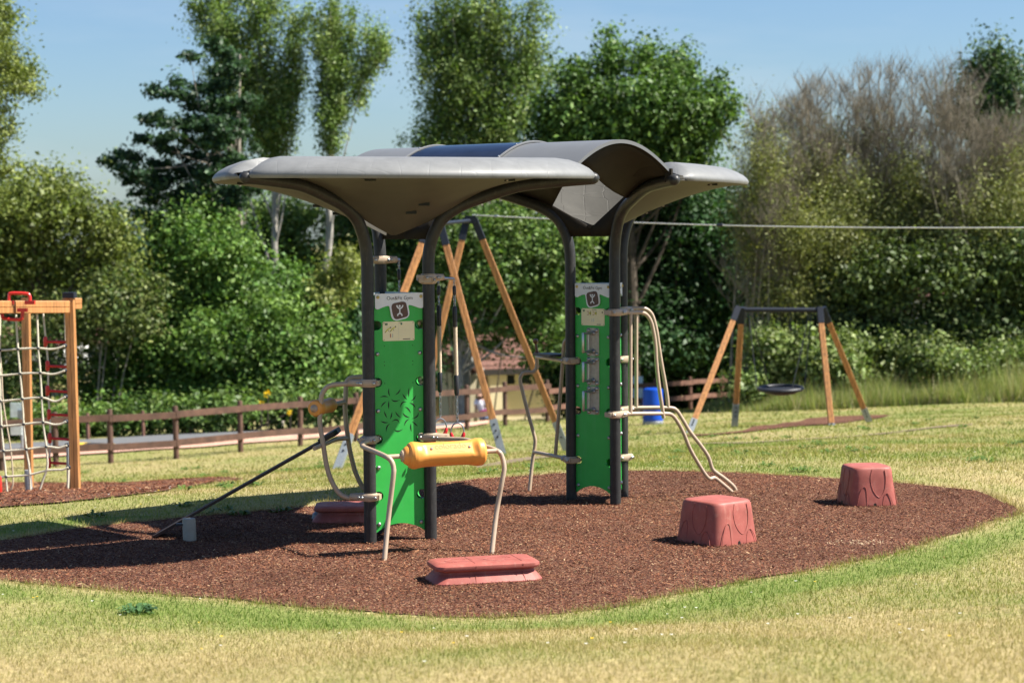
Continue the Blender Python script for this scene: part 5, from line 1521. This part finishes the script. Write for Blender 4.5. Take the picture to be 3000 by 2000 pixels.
while len(sp_) < 80:
    y = rng.uniform(17, 42); x = rng.uniform(-.27, .27) * y
    if poly_dist(np.array([[x, y]]), PADW)[0] > .15 and all(poly_dist(np.array([[x, y]]), e)[0] > .1 for e in EXCL): sp_.append(V3((x, y, tz(x, y))))
sp_ += [G(x, y, 12, 40) for x, y in ((600, 1505), (700, 1512), (820, 1500), (660, 1498), (2170, 1330), (2240, 1336), (2500, 1325), (2490, 1318), (2870, 1350), (2550, 1320), (2130, 1312))]
V, F, c = weed_geo(sp_, rng, .09, 16, [(.09, .15, .03), (.12, .18, .04)], .06, .05)
tag(npmesh('lawn_weeds', V, F, M['leaf'], col=c), 'scattered dark green weeds dotted over the dry lawn', 'weeds', kind='stuff')
fl = []
while len(fl) < 90:
    y = rng.uniform(10.5, 26); x = rng.uniform(-.27, .27) * y
    if poly_dist(np.array([[x, y]]), PADW)[0] > .1: fl.append((V3((x, y, tz(x, y) + .035)), (.75, .74, .66) if rng.uniform() < .8 else (.8, .55, .04)))
fl += [(G(1735, 1895, 9, 30) + V3((0, 0, .05)), (.85, .55, .03)), (G(110, 1763, 9, 30) + V3((0, 0, .04)), (.85, .5, .02)), (G(98, 1766, 9, 30) + V3((0, 0, .04)), (.85, .5, .02))]
Vs = []; cs = []
for p, c in fl:
    r = rng.uniform(.006, .011)
    for k in range(5):
        a = k * 1.2566; Vs += [p[:], (p.x + r * math.cos(a - .5), p.y + r * math.sin(a - .5), p.z + r * .5), (p.x + 1.3 * r * math.cos(a), p.y + 1.3 * r * math.sin(a), p.z + r * .6), (p.x + r * math.cos(a + .5), p.y + r * math.sin(a + .5), p.z + r * .5)]; cs += [c] * 4
tag(npmesh('lawn_flowers', Vs, np.arange(len(Vs)).reshape(-1, 4), M['flower'], col=np.array(cs)), 'tiny white clover and yellow flowers sprinkled in the lawn', 'flowers', kind='stuff')

# ================================================================== TREES AND SHRUBS
POP = [(.09, .145, .03), (.125, .185, .045), (.16, .205, .065)]
DRK = [(.020, .045, .02), (.027, .06, .024), (.038, .078, .03)]
OLV = [(.085, .115, .022), (.115, .145, .03), (.145, .17, .04)]
BRT = [(.055, .115, .022), (.085, .155, .03), (.13, .205, .045)]
MID = [(.065, .12, .026), (.09, .15, .034), (.125, .18, .045)]
OAK = [(.048, .098, .02), (.07, .13, .026), (.10, .165, .036)]
WIL = [(.105, .155, .08), (.135, .185, .10), (.165, .21, .125)]
BRM = [(.105, .155, .04), (.145, .195, .055), (.18, .215, .08)]
SPR = [(.14, .155, .045), (.175, .18, .055), (.12, .135, .04)]

def plumes(lst, w=34, n=5):
    """upright plumes of foliage along rising limbs (x0, y0) -> (x1, y1)"""
    out = []; r_ = np.random.default_rng(len(lst))
    for (x0, y0), (x1, y1) in lst:
        L = math.hypot(x1 - x0, y1 - y0)
        for i in range(n):
            t = (i + .5) / n; f = .55 + .75 * math.sin(math.pi * min(1, t * 1.05)) - .25 * t
            out.append((x0 + (x1 - x0) * t + r_.normal(0, 5), y0 + (y1 - y0) * t, w * f, L / n * .75))
    return out

tree('olive_tree', 'feathery olive green tree reaching in from the left edge of the view', 50, [(-60, 60, 90, 110), (-20, 150, 60, 80), (30, 200, 70, 40), (70, 235, 55, 35), (100, 262, 36, 22), (30, 260, 60, 40), (-40, 330, 60, 90), (-20, 430, 45, 70), (5, 400, 30, 40), (-60, 530, 80, 90), (10, 40, 30, 40), (50, 425, 24, 8)],
     [(-190, 1300), (-170, 800), (-120, 400), (-60, 100), (-30, -60)], 11000, .085, OLV, 31, 'tree', 'trees around the play area', 1.6, clump=.22, flat=.5)
tree('bushy_tree', 'wide bushy olive green tree above the climbing frame', 59, [(130, 600, 130, 95), (60, 700, 130, 110), (270, 680, 90, 90), (330, 760, 60, 80), (180, 545, 70, 48), (100, 800, 170, 70), (20, 590, 70, 90), (-60, 720, 130, 170), (250, 790, 100, 60), (220, 620, 70, 60), (330, 690, 40, 50), (120, 500, 40, 22), (-40, 860, 110, 70), (-200, 700, 110, 150), (-300, 760, 110, 150), (-220, 860, 120, 90)],
     [(130, 1260), (128, 1000), (120, 800), (140, 640), (150, 560)], 26000, .13, OLV, 32, 'tree', 'trees around the play area', 3.0, 'darkbark', .22, clump=.34, flat=.55, per=34)
sprays = []
rg = np.random.default_rng(5)
for (x0, y0, x1, y1) in ((690, 250, 500, 235), (700, 300, 430, 262), (700, 350, 420, 345), (720, 390, 455, 330), (700, 420, 470, 400), (710, 470, 395, 400), (700, 520, 330, 450), (705, 560, 300, 470), (700, 600, 360, 510), (700, 640, 380, 555), (700, 680, 320, 600), (705, 720, 420, 640), (720, 300, 740, 270), (700, 210, 560, 150), (700, 170, 610, 95), (700, 500, 770, 420), (700, 560, 760, 500), (700, 300, 560, 330), (700, 400, 560, 420), (690, 480, 520, 500), (690, 560, 500, 580), (690, 640, 520, 650), (690, 700, 560, 720)):
    L = math.hypot(x1 - x0, y1 - y0); n = max(3, int(L / 42))
    for i in range(n):
        t = (i + .5) / n; sprays.append((x0 + (x1 - x0) * t + rg.normal(0, 8), y0 + (y1 - y0) * t + rg.normal(0, 7) + 18 * math.sin(math.pi * t) , 34 * (1.1 - .5 * t), 11 * (1.15 - .45 * t)))
tree('beech_tree', 'dark tree with layered horizontal sprays left of the pale poplar trunk', 61.5, sprays, [(702, 1270), (700, 1000), (706, 760), (700, 560), (700, 350), (702, 160)], 24000, .135, DRK, 33, 'tree', 'trees around the play area', 2.6, 'bark', .13, nb=40, spread=1.6, clump=.13, flat=.38, per=14, shell=.5)
tree('poplar_tree', 'tall poplar with a pale straight trunk above the left of the canopy', 66, plumes([((805, 480), (700, 130)), ((790, 420), (640, 70)), ((770, 330), (570, 10)), ((740, 260), (610, -90)), ((805, 450), (775, 60)), ((812, 470), (845, 90)), ((815, 400), (888, 90)), ((770, 210), (720, -110)), ((700, 200), (545, -40)), ((700, 330), (600, 170)), ((860, 150), (900, 20)), ((780, 100), (800, -110)), ((650, 120), (640, -100)), ((760, 430), (690, 300)), ((830, 330), (860, 200)), ((780, 470), (800, 340))], 44),
     [(822, 1300), (818, 1000), (806, 760), (804, 600), (802, 450), (785, 300), (755, 120), (740, -60)], 22000, .10, POP, 34, 'tree', 'trees around the play area', 2.2, 'palebark', .125, nb=22, clump=.22, flat=1.2, per=45, up=.25, droop=-.9)
tree('poplar_tree', 'slender forked poplar with bare white lower stem, left of the big poplar', 65, plumes([((968, 440), (945, 110)), ((968, 380), (985, -10)), ((950, 200), (930, 40)), ((1000, 330), (1035, 20)), ((1050, 290), (1085, 50)), ((1085, 230), (1128, 110)), ((985, 260), (965, -20)), ((1110, 190), (1115, 60)), ((975, 450), (1000, 250)), ((1040, 320), (1075, 200))], 27),
     [(935, 1240), (938, 920), (945, 820), (962, 740), (968, 660), (962, 590), (966, 480), (968, 380), (960, 250), (965, 100), (970, 0)], 11000, .095, POP, 35, 'tree', 'trees around the play area', 1.3, 'palebark', .13, nb=10, clump=.18, flat=1.2, per=40, up=.25, droop=-.9)
tree('poplar_tree', 'broad tall poplar rising behind the middle of the canopy', 67, plumes([((1330, 500), (1215, 330)), ((1350, 480), (1230, 180)), ((1350, 400), (1230, 20)), ((1360, 330), (1280, -60)), ((1370, 420), (1330, 60)), ((1380, 300), (1380, -90)), ((1390, 420), (1440, 60)), ((1400, 330), (1500, -60)), ((1410, 440), (1560, 120)), ((1420, 400), (1620, 40)), ((1440, 440), (1640, 190)), ((1400, 500), (1540, 330)), ((1300, 440), (1190, 400)), ((1480, 240), (1590, -20)), ((1300, 240), (1250, 60)), ((1360, 180), (1350, -60)), ((1440, 180), (1450, -60)), ((1520, 250), (1600, 140)), ((1330, 420), (1280, 250)), ((1420, 500), (1470, 280))], 52),
     [(1360, 1290), (1362, 1000), (1368, 800), (1372, 600), (1375, 400), (1380, 200), (1390, 0)], 29000, .105, POP, 36, 'tree', 'trees around the play area', 2.8, 'palebark', .20, nb=26, clump=.24, flat=1.1, per=45, up=.3, droop=-.8)
tree('maple_tree', 'rich green broadleaf tree behind the right end of the vaulted roof', 64, plumes([((1790, 230), (1790, 85)), ((1890, 230), (1885, 125)), ((1985, 250), (1990, 140)), ((2080, 300), (2115, 215)), ((1690, 260), (1685, 160)), ((1940, 240), (1930, 165)), ((2120, 360), (2160, 290)), ((1640, 330), (1600, 270))], 26, 4) + [(1760, 320, 120, 75), (1890, 310, 120, 80), (2010, 320, 110, 85), (1690, 390, 110, 80), (1850, 400, 180, 80), (2050, 390, 75, 60), (1790, 190, 36, 50), (1690, 230, 50, 50), (1780, 130, 20, 36), (1880, 150, 30, 30), (1990, 220, 40, 50), (2110, 320, 40, 30), (1630, 330, 60, 70), (1620, 440, 80, 60), (1940, 220, 50, 40), (1890, 190, 26, 30), (1975, 180, 16, 34), (2070, 280, 40, 30), (1950, 480, 140, 60), (1760, 500, 120, 60)],
     [(1860, 1270), (1858, 1000), (1850, 760), (1845, 560), (1850, 400), (1830, 250)], 30000, .15, OAK, 37, 'tree', 'trees around the play area', 3.0, 'darkbark', .22, clump=.30, per=30)
tree('holly_tree', 'dark glossy tree filling the space right of the far green board', 66, [(2040, 690, 160, 120), (2150, 720, 80, 110), (1900, 720, 150, 120), (1960, 600, 160, 70), (2100, 600, 90, 60), (2180, 800, 80, 110), (2080, 860, 150, 120), (1920, 880, 150, 130), (1800, 820, 90, 130), (1780, 690, 80, 90), (1760, 960, 100, 90), (1900, 1010, 170, 80), (2080, 1010, 150, 80), (2220, 900, 50, 70), (1700, 1050, 80, 60), (1660, 880, 80, 120)],
     [(1930, 1230), (1935, 1000), (1945, 800), (1960, 640)], 38000, .15, [(.02, .055, .018), (.032, .078, .022), (.05, .10, .035)], 38, 'tree', 'trees around the play area', 2.6, 'darkbark', .2, clump=.36, per=40, shell=.38)
tree('pale_tree', 'mid green tree with sloping bare limbs behind the timber tower', 62, [(1400, 720, 110, 70), (1520, 740, 110, 80), (1620, 760, 80, 90), (1460, 820, 120, 70), (1590, 860, 90, 60), (1340, 780, 60, 60), (1690, 700, 60, 60), (1400, 880, 80, 40), (1540, 920, 80, 30), (1300, 700, 50, 50), (1660, 640, 60, 40), (1480, 650, 110, 50), (1340, 900, 40, 40), (1640, 960, 60, 30), (1420, 960, 70, 30), (1560, 990, 60, 24), (1330, 980, 40, 40), (1690, 1000, 60, 50), (1500, 940, 90, 40), (1590, 1040, 70, 26), (1450, 1010, 50, 20)],
     [(1352, 1262), (1346, 1120), (1345, 1000), (1380, 880), (1440, 760), (1480, 680)], 19000, .135, MID, 39, 'tree', 'trees around the play area', 1.8, 'palebark', .16, nb=22, clump=.26, per=22, flat=.5)

shrub('round_shrub', 'tall sunlit shrub right below the dark layered tree', 60, [(560, 640, 100, 50), (500, 690, 70, 60), (620, 720, 120, 70), (560, 800, 120, 80), (480, 780, 60, 70), (660, 800, 90, 80), (520, 880, 110, 60), (640, 640, 40, 40)], 13000, .13, BRT, 41, group='shrubs along the road', clump=.30, per=26, flat=.5, stems=14, bark='bark')
shrub('round_shrub', 'darker shrub mass between the pale poplar trunks', 69, [(760, 760, 90, 110), (840, 680, 70, 110), (880, 820, 80, 110), (760, 620, 60, 60), (960, 860, 80, 120), (1010, 720, 60, 120), (1040, 900, 60, 120), (900, 620, 50, 60), (1130, 760, 60, 160), (1200, 640, 80, 80), (1200, 800, 80, 120), (1260, 940, 60, 110)], 20000, .14, MID, 42, group='shrubs along the road', clump=.34, per=30, stems=16, bark='bark')
shrub('yellow_shrub', 'small yellowish green shrub glowing between the left pole and a trunk', 60, [(985, 830, 60, 50), (1015, 780, 40, 40), (960, 880, 50, 40)], 3000, .12, [(.16, .19, .045), (.2, .22, .06)], 43, group='shrubs along the road', clump=.25, stems=1)
shrub('hedge_bush', 'bright green hedge bush left of the pull frame over the fence', 59, [(640, 1000, 120, 90), (780, 980, 120, 110), (900, 1000, 90, 100), (720, 1100, 180, 80), (860, 1120, 140, 70), (640, 1130, 120, 60), (980, 1080, 80, 100)], 19000, .135, BRT, 44, group='shrubs along the road', depth=1.5, clump=.30, per=32, shell=.4)
shrub('hedge_bush', 'bright green hedge bush right of the climbing frame post', 59.5, [(330, 1060, 90, 80), (430, 1010, 90, 90), (540, 980, 90, 90), (470, 1120, 140, 70), (300, 1140, 90, 70), (560, 1090, 100, 80), (380, 1180, 150, 50), (520, 1190, 120, 50), (-60, 1090, 110, 80), (-200, 1100, 120, 90), (-340, 1110, 120, 90)], 18000, .135, BRT, 45, group='shrubs along the road', depth=1.5, clump=.30, per=32, shell=.4)
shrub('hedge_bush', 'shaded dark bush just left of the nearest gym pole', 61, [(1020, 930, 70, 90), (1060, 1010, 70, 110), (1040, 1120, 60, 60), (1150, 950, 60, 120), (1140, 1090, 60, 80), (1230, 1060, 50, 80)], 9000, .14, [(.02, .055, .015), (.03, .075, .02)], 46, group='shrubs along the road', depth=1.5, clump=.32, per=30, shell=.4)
shrub('ivy_bank', 'low leafy bank below the far road fence', 56.5, [(120, 1240, 130, 45), (300, 1235, 120, 45), (470, 1220, 110, 45), (640, 1205, 110, 45), (800, 1195, 100, 45), (940, 1190, 90, 45), (1060, 1180, 60, 45), (-60, 1250, 120, 50)], 15000, .13, MID, 47, group='shrubs along the road', depth=.8, clump=.22, per=24, shell=.5, flat=.5, stems=1)
shrub('open_shrub', 'sparse olive shrub with bare pale stems behind the climbing frame', 58, [(250, 900, 110, 50), (340, 850, 90, 60), (400, 930, 80, 60), (180, 960, 120, 50), (430, 850, 60, 50), (300, 980, 120, 40), (80, 1000, 120, 50), (40, 1110, 110, 70), (180, 1090, 90, 60)], 8000, .12, [(.10, .13, .035), (.13, .15, .045), (.07, .11, .03)], 48, group='shrubs along the road', clump=.28, per=18, stems=12, bark='bark', flat=.55)
def distant_wood():
    rng = np.random.default_rng(91); bl = []
    for x in np.arange(-62, 63, 3.2):
        y = 135 + rng.uniform(-8, 10); g = tz(x, y); h = 2.0 + rng.uniform(-1.6, .8)
        bl.append(((x, y, g + (h - g) * .55), (2.8, 2.5, (h - g) * .5)))
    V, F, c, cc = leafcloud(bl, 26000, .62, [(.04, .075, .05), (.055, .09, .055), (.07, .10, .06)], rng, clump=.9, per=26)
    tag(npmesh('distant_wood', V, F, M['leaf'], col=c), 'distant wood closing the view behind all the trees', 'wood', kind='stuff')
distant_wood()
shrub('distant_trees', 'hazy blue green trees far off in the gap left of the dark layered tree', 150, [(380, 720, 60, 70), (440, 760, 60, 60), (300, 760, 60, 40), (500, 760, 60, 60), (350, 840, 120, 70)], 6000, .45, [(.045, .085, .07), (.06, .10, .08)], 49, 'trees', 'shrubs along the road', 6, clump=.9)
shrub('willow_bush', 'grey green willow bush behind the swing crossbar', 60, [(2330, 830, 90, 60), (2420, 840, 100, 80), (2290, 900, 70, 80), (2480, 910, 80, 70), (2390, 930, 130, 70), (2370, 780, 60, 36), (2540, 960, 60, 40), (2280, 980, 60, 60), (2400, 1000, 130, 50)], 15000, .14, WIL, 51, group='shrubs along the field edge', depth=1.7, clump=.26, per=24, flat=1.0, aspect=.32, up=.2)
shrub('bramble_thicket', 'pale green bramble thicket under the swing basket', 57.5, [(2250, 1020, 60, 60), (2320, 1060, 70, 50), (2380, 1000, 40, 40), (2440, 1060, 90, 50), (2520, 1020, 50, 40), (2580, 1060, 70, 40), (2650, 1040, 60, 40), (2470, 985, 24, 26), (2600, 1000, 24, 24), (2260, 1120, 60, 50), (2360, 1130, 90, 50), (2480, 1110, 90, 45), (2730, 1040, 80, 36), (2190, 1130, 50, 40)], 15000, .13, BRM, 52, group='shrubs along the field edge', depth=1.1, clump=.24, per=22, stems=20, flat=.6)
shrub('bramble_thicket', 'green scrub bank with pale flower heads at the far right edge', 57, [(2800, 1060, 90, 40), (2900, 1050, 90, 45), (3000, 1040, 90, 50), (2860, 1110, 110, 36), (2980, 1100, 100, 40), (3100, 1060, 80, 60), (2700, 1110, 90, 36), (3220, 1050, 90, 60), (3340, 1050, 90, 60), (3460, 1050, 90, 60), (3280, 1110, 160, 40)], 12000, .12, BRM, 53, group='shrubs along the field edge', depth=1.1, clump=.22, per=20, stems=20, flat=.8)
shrub('dark_thicket', 'dark shaded thicket in the right background under the twiggy trees', 58.6, [(2560, 800, 70, 60), (2660, 780, 100, 70), (2780, 800, 110, 90), (2900, 800, 110, 90), (3000, 780, 90, 120), (2600, 900, 70, 60), (2760, 940, 120, 70), (2900, 950, 110, 60), (3000, 930, 90, 70), (2540, 720, 70, 40), (2480, 830, 80, 60), (2560, 1010, 90, 50), (2700, 1000, 110, 50), (2860, 1010, 120, 50), (2480, 980, 80, 60), (3120, 820, 110, 110), (3250, 840, 110, 120), (3380, 860, 110, 130), (3200, 960, 150, 70), (3360, 970, 120, 70)], 28000, .14, [(.075, .11, .03), (.10, .13, .04), (.055, .085, .025)], 54, group='shrubs along the field edge', depth=1.6, clump=.3, per=24, stems=30, flat=.6)
tree('ivy_tree', 'dark ivy clad tree rising at the far right corner', 66, [(2890, 240, 70, 90), (2800, 330, 40, 60), (2950, 300, 60, 120), (2860, 360, 50, 80), (2900, 160, 24, 50), (2960, 180, 20, 50), (3000, 420, 60, 120), (2930, 470, 80, 90), (3060, 500, 80, 150), (2830, 300, 24, 40), (2970, 230, 30, 40), (2880, 130, 12, 20)],
     [(2950, 1230), (2945, 900), (2930, 600), (2920, 400), (2910, 150)], 14000, .14, [(.03, .06, .02), (.045, .08, .025), (.06, .10, .03)], 55, 'tree', 'trees around the play area', 1.8, 'darkbark', .2, nb=14, clump=.3, per=26)
shrub('round_shrub', 'mid green shrub bank below the layered tree, between the two hedge bushes', 61, [(600, 900, 110, 60), (720, 860, 100, 80), (830, 880, 90, 90), (940, 940, 70, 90), (700, 940, 140, 60), (480, 930, 80, 50)], 15000, .14, [(.045, .10, .022), (.07, .135, .028), (.10, .17, .038)], 56, group='shrubs along the road', depth=1.5, clump=.3, stems=10, bark='bark')
shrub('tall_shrub', 'leafy green backdrop shrub below the middle of the canopy', 69, [(1180, 640, 90, 90), (1290, 600, 90, 90), (1060, 600, 80, 90), (1400, 600, 100, 80), (1100, 720, 80, 100), (1230, 760, 90, 90), (1330, 860, 80, 80), (1500, 580, 90, 60), (1620, 600, 90, 80), (1650, 520, 80, 60)], 17000, .15, MID, 57, group='shrubs along the road', depth=1.8, clump=.34, stems=12)
shrub('dark_hedge', 'dark hedge right behind the fence between the far gym pole and the swing', 67.5, [(1640, 1080, 60, 110), (1720, 1090, 70, 110), (1800, 1100, 80, 100), (1880, 1090, 80, 110), (1960, 1090, 80, 110), (2040, 1090, 80, 110), (2120, 1090, 70, 110), (1700, 1180, 80, 50), (1840, 1180, 100, 50), (1990, 1175, 100, 50), (2110, 1170, 70, 50)], 16000, .15, [(.02, .055, .018), (.03, .075, .022), (.045, .09, .03)], 60, group='shrubs along the field edge', depth=1.2, clump=.34, stems=12)
OB = [(.13, .155, .045), (.165, .185, .06), (.195, .20, .075)]
shrub('olive_bush', 'soft olive green bush at the left foot of the twiggy trees', 59.4, [(2240, 620, 60, 80), (2300, 680, 80, 80), (2230, 720, 60, 60), (2360, 720, 90, 60), (2290, 560, 60, 60), (2420, 680, 70, 60), (2460, 760, 80, 50)], 24000, .075, OB, 58, group='shrubs along the field edge', depth=1.6, clump=.34, flat=1.3, up=.3, shell=.7, per=50, droop=-.5, stems=5, bark='twig')
shrub('olive_bush', 'broad rounded olive bush right of the twiggy thicket middle', 59.6, [(2600, 660, 80, 60), (2700, 610, 70, 70), (2660, 520, 40, 50), (2800, 660, 100, 70), (2450, 600, 50, 70), (2860, 560, 40, 50), (2520, 560, 30, 50), (2660, 720, 110, 60), (2900, 640, 90, 80), (2990, 640, 80, 90), (2780, 720, 120, 60), (2560, 740, 80, 60), (2900, 730, 110, 60), (2500, 680, 60, 50)], 36000, .075, OB, 59, group='shrubs along the field edge', depth=1.8, clump=.36, flat=1.3, up=.3, shell=.7, per=50, droop=-.5, stems=6, bark='twig')
TW = 'bare twiggy trees on the right'
twiggy('twiggy_tree', 'thin twiggy tree flecked with green beside the rich green tree', 59, [(2230, 1130), (2290, 1130)], [(2230, 330, 40, 30), (2300, 330, 60, 50), (2200, 450, 40, 60), (2280, 500, 70, 80), (2250, 640, 80, 60)], 61, TW, 7, 12, 13, [(2240, 400, 60, 60), (2240, 480, 60, 70), (2300, 860, 90, 70), (2300, 560, 90, 90), (2230, 640, 80, 80), (2330, 680, 90, 70), (2280, 760, 90, 60)], 8500, SPR)
twiggy('twiggy_tree', 'brown twiggy tree with fine upright shoots, left middle of the thicket', 60, [(2400, 1130), (2450, 1130)], [(2390, 245, 70, 40), (2470, 240, 60, 40), (2330, 300, 50, 40), (2400, 380, 80, 60), (2440, 500, 80, 70), (2380, 600, 70, 60)], 62, TW, 9, 15, 15, [(2400, 500, 70, 60), (2440, 420, 50, 50), (2400, 820, 100, 60), (2400, 620, 100, 70), (2460, 700, 110, 80), (2360, 760, 90, 60), (2480, 600, 70, 50)], 7500, SPR)
twiggy('twiggy_tree', 'bare brown tree with open forked limbs in the middle of the thicket', 60.5, [(2560, 1120), (2620, 1120)], [(2540, 215, 70, 36), (2640, 210, 70, 40), (2560, 360, 80, 60), (2640, 350, 70, 60), (2600, 480, 90, 60)], 63, TW, 9, 15, 15, [(2580, 600, 90, 40), (2540, 420, 40, 60), (2600, 800, 100, 50), (2600, 690, 110, 60), (2680, 640, 80, 60), (2560, 740, 90, 60)], 5500, SPR)
twiggy('twiggy_tree', 'dense purplish brown twiggy tree in front of the ivy clad tree', 59.5, [(2760, 1110), (2830, 1110), (2900, 1110)], [(2720, 210, 60, 40), (2790, 230, 60, 50), (2960, 330, 60, 50), (2850, 330, 70, 80), (2760, 400, 80, 80), (2870, 450, 80, 80), (2800, 540, 90, 70), (2960, 560, 60, 80)], 64, TW, 9, 15, 15, [(2780, 560, 60, 40), (2960, 480, 60, 60), (2840, 800, 120, 60), (2960, 840, 100, 70), (2780, 650, 110, 50), (2900, 640, 110, 70), (2990, 600, 70, 80), (2720, 700, 80, 50), (2860, 720, 110, 60), (2980, 720, 90, 60)], 9000, SPR)

# tall rough grass along the field edge
rng = np.random.default_rng(77)
def tallgrass():
    n = 52000
    ax_ = [B(x, y, d) for x, y, d in ((2110, 1196, 57), (2300, 1190, 55.5), (2500, 1185, 55), (2700, 1183, 54.5), (2900, 1176, 54), (3150, 1168, 54), (3500, 1160, 54))]
    P2 = np.array([[p.x, p.y] for p in crom(ax_, 8)]); i = rng.integers(0, len(P2) - 1, n); t = rng.uniform(0, 1, n)[:, None]
    q = P2[i] * (1 - t) + P2[i + 1] * t; q[:, 1] += rng.gamma(1.7, 1.0, n) - .5; q[:, 0] += rng.normal(0, .15, n)
    h = rng.lognormal(-.78, .42, n) * (.3 + 1.3 * vnoise(q[:, 0], q[:, 1], .9, 6)) * np.clip((q[:, 0] - 5.2) / 2.5, .35, 1); w = .018 * rng.lognormal(0, .3, n)
    V = blades(q[:, 0], q[:, 1], h, w, rng, .28)
    pal = np.array([(.19, .25, .07), (.26, .30, .10), (.36, .35, .16), (.46, .41, .24), (.38, .29, .21)])
    c = pal[rng.choice(5, n, p=[.34, .3, .2, .1, .06])] * rng.uniform(.8, 1.2, (n, 1))
    tag(npmesh('tall_grass', V, np.arange(3 * n).reshape(-1, 3), M['grass'], col=np.repeat(c, 3, 0)), 'uncut tall grass and seed heads along the right field edge', 'tall grass', kind='stuff')
tallgrass()
for (x, y, lb) in ((783, 1152, 'topmost yellow flower head in the hedge'), (764, 1179, 'yellow flower head just above the top fence rail'), (849, 1208, 'yellow flower head below the top rail near the roller')):
    p = P(x, y, 54.3); o = thing('yellow_flower', (p.x, p.y, p.z), lb, 'flower', 'yellow flowers along the road')
    Vs = []; r_ = random.Random(x)
    for k in range(26):
        a = r_.uniform(0, 6.28); b = r_.uniform(-.7, .7); l = .036
        c = V3((p.x + .06 * r_.uniform(-1, 1), p.y + .05 * r_.uniform(-1, 1), p.z + .07 * r_.uniform(-1, 1))); d1 = V3((math.cos(a), -.4, b)) * l; d2 = V3((-math.sin(a), -.3, math.cos(a))) * l
        Vs += [c[:], (c + d1)[:], (c + d1 + d2)[:], (c + d2)[:]]
    npmesh('petals', Vs, np.arange(len(Vs)).reshape(-1, 4), M['flower'], o, col=np.tile((.85, .58, .02), (len(Vs), 1)))
    mb = MB(); mb.tube([(p.x, p.y, tz(p.x, p.y) - .05), (p.x + .03, p.y, p.z)], .012, M['darkbark'], 5); mb.build('stem', o)

# ================================================================== LIGHT, SKY, CAMERA
SUN_AZ = (1.0, -.035); SUN_EL = 50.5
d = V3((SUN_AZ[0], SUN_AZ[1], 0)).normalized() * math.cos(D2R(SUN_EL)) + V3((0, 0, math.sin(D2R(SUN_EL))))
sl = bpy.data.lights.new('sun', 'SUN'); sl.energy = 5.0; sl.angle = D2R(.5); sl.color = (1, .95, .86)
so = bpy.data.objects.new('sun', sl); COL.objects.link(so); so.rotation_euler = d.to_track_quat('Z', 'Y').to_euler(); so.location = (20, 5, 30)
wd = bpy.data.worlds.new('World'); SC.world = wd; wd.use_nodes = True
nt = wd.node_tree; bg = nt.nodes['Background']
sk = nt.nodes.new('ShaderNodeTexSky'); sk.sky_type = 'NISHITA'; sk.sun_disc = False
sk.sun_elevation = D2R(SUN_EL); sk.sun_rotation = math.atan2(d.x, d.y); sk.air_density = 1.0; sk.dust_density = .6; sk.ozone_density = 2.0; sk.altitude = 50
tn = nt.nodes.new('ShaderNodeMix'); tn.data_type = 'RGBA'; tn.blend_type = 'MULTIPLY'; tn.inputs[0].default_value = 1; tn.inputs[7].default_value = (.76, .92, 1.12, 1)
nt.links.new(sk.outputs[0], tn.inputs[6]); 
ct = nt.nodes.new('ShaderNodeTexCoord'); cm = nt.nodes.new('ShaderNodeMapping'); cm.inputs['Scale'].default_value = (1.2, 1.2, 7)
cn = nt.nodes.new('ShaderNodeTexNoise'); cn.inputs['Scale'].default_value = 2.6; cn.inputs['Detail'].default_value = 7; cn.inputs['Roughness'].default_value = .6
nt.links.new(ct.outputs['Generated'], cm.inputs['Vector']); nt.links.new(cm.outputs['Vector'], cn.inputs['Vector'])
cr_ = nt.nodes.new('ShaderNodeMapRange'); cr_.inputs[1].default_value = .48; cr_.inputs[2].default_value = .80; cr_.inputs[3].default_value = 0; cr_.inputs[4].default_value = .30
nt.links.new(cn.outputs['Fac'], cr_.inputs[0])
cx_ = nt.nodes.new('ShaderNodeMix'); cx_.data_type = 'RGBA'; cx_.inputs[7].default_value = (6.2, 6.9, 7.6, 1)
nt.links.new(cr_.outputs[0], cx_.inputs[0]); nt.links.new(tn.outputs[2], cx_.inputs[6]); nt.links.new(cx_.outputs[2], bg.inputs['Color']); bg.inputs['Strength'].default_value = .051

cam = bpy.data.cameras.new('camera'); co = bpy.data.objects.new('camera', cam); COL.objects.link(co)
cam.sensor_width = 36; cam.lens = FPX * 36 / 3000; cam.clip_end = 3000; cam.clip_start = .1
r0 = V3((1, 0, 0)); u0 = V3((0, sp, cp)); f0 = V3((0, cp, -sp))
R = r0 * cr - u0 * sr; U = r0 * sr + u0 * cr
from mathutils import Matrix
co.matrix_world = Matrix(((R.x, U.x, -f0.x, 0), (R.y, U.y, -f0.y, 0), (R.z, U.z, -f0.z, CAMH), (0, 0, 0, 1)))
cam.dof.use_dof = True; cam.dof.focus_distance = 17.2; cam.dof.aperture_fstop = 2.2
SC.camera = co
vs = SC.view_settings; vs.view_transform = 'Standard'; vs.look = 'None'; vs.exposure = 1.24; vs.gamma = 1
SC.cycles.use_denoising = True; SC.cycles.max_bounces = 6; SC.cycles.transparent_max_bounces = 4; SC.cycles.diffuse_bounces = 3; SC.cycles.glossy_bounces = 2
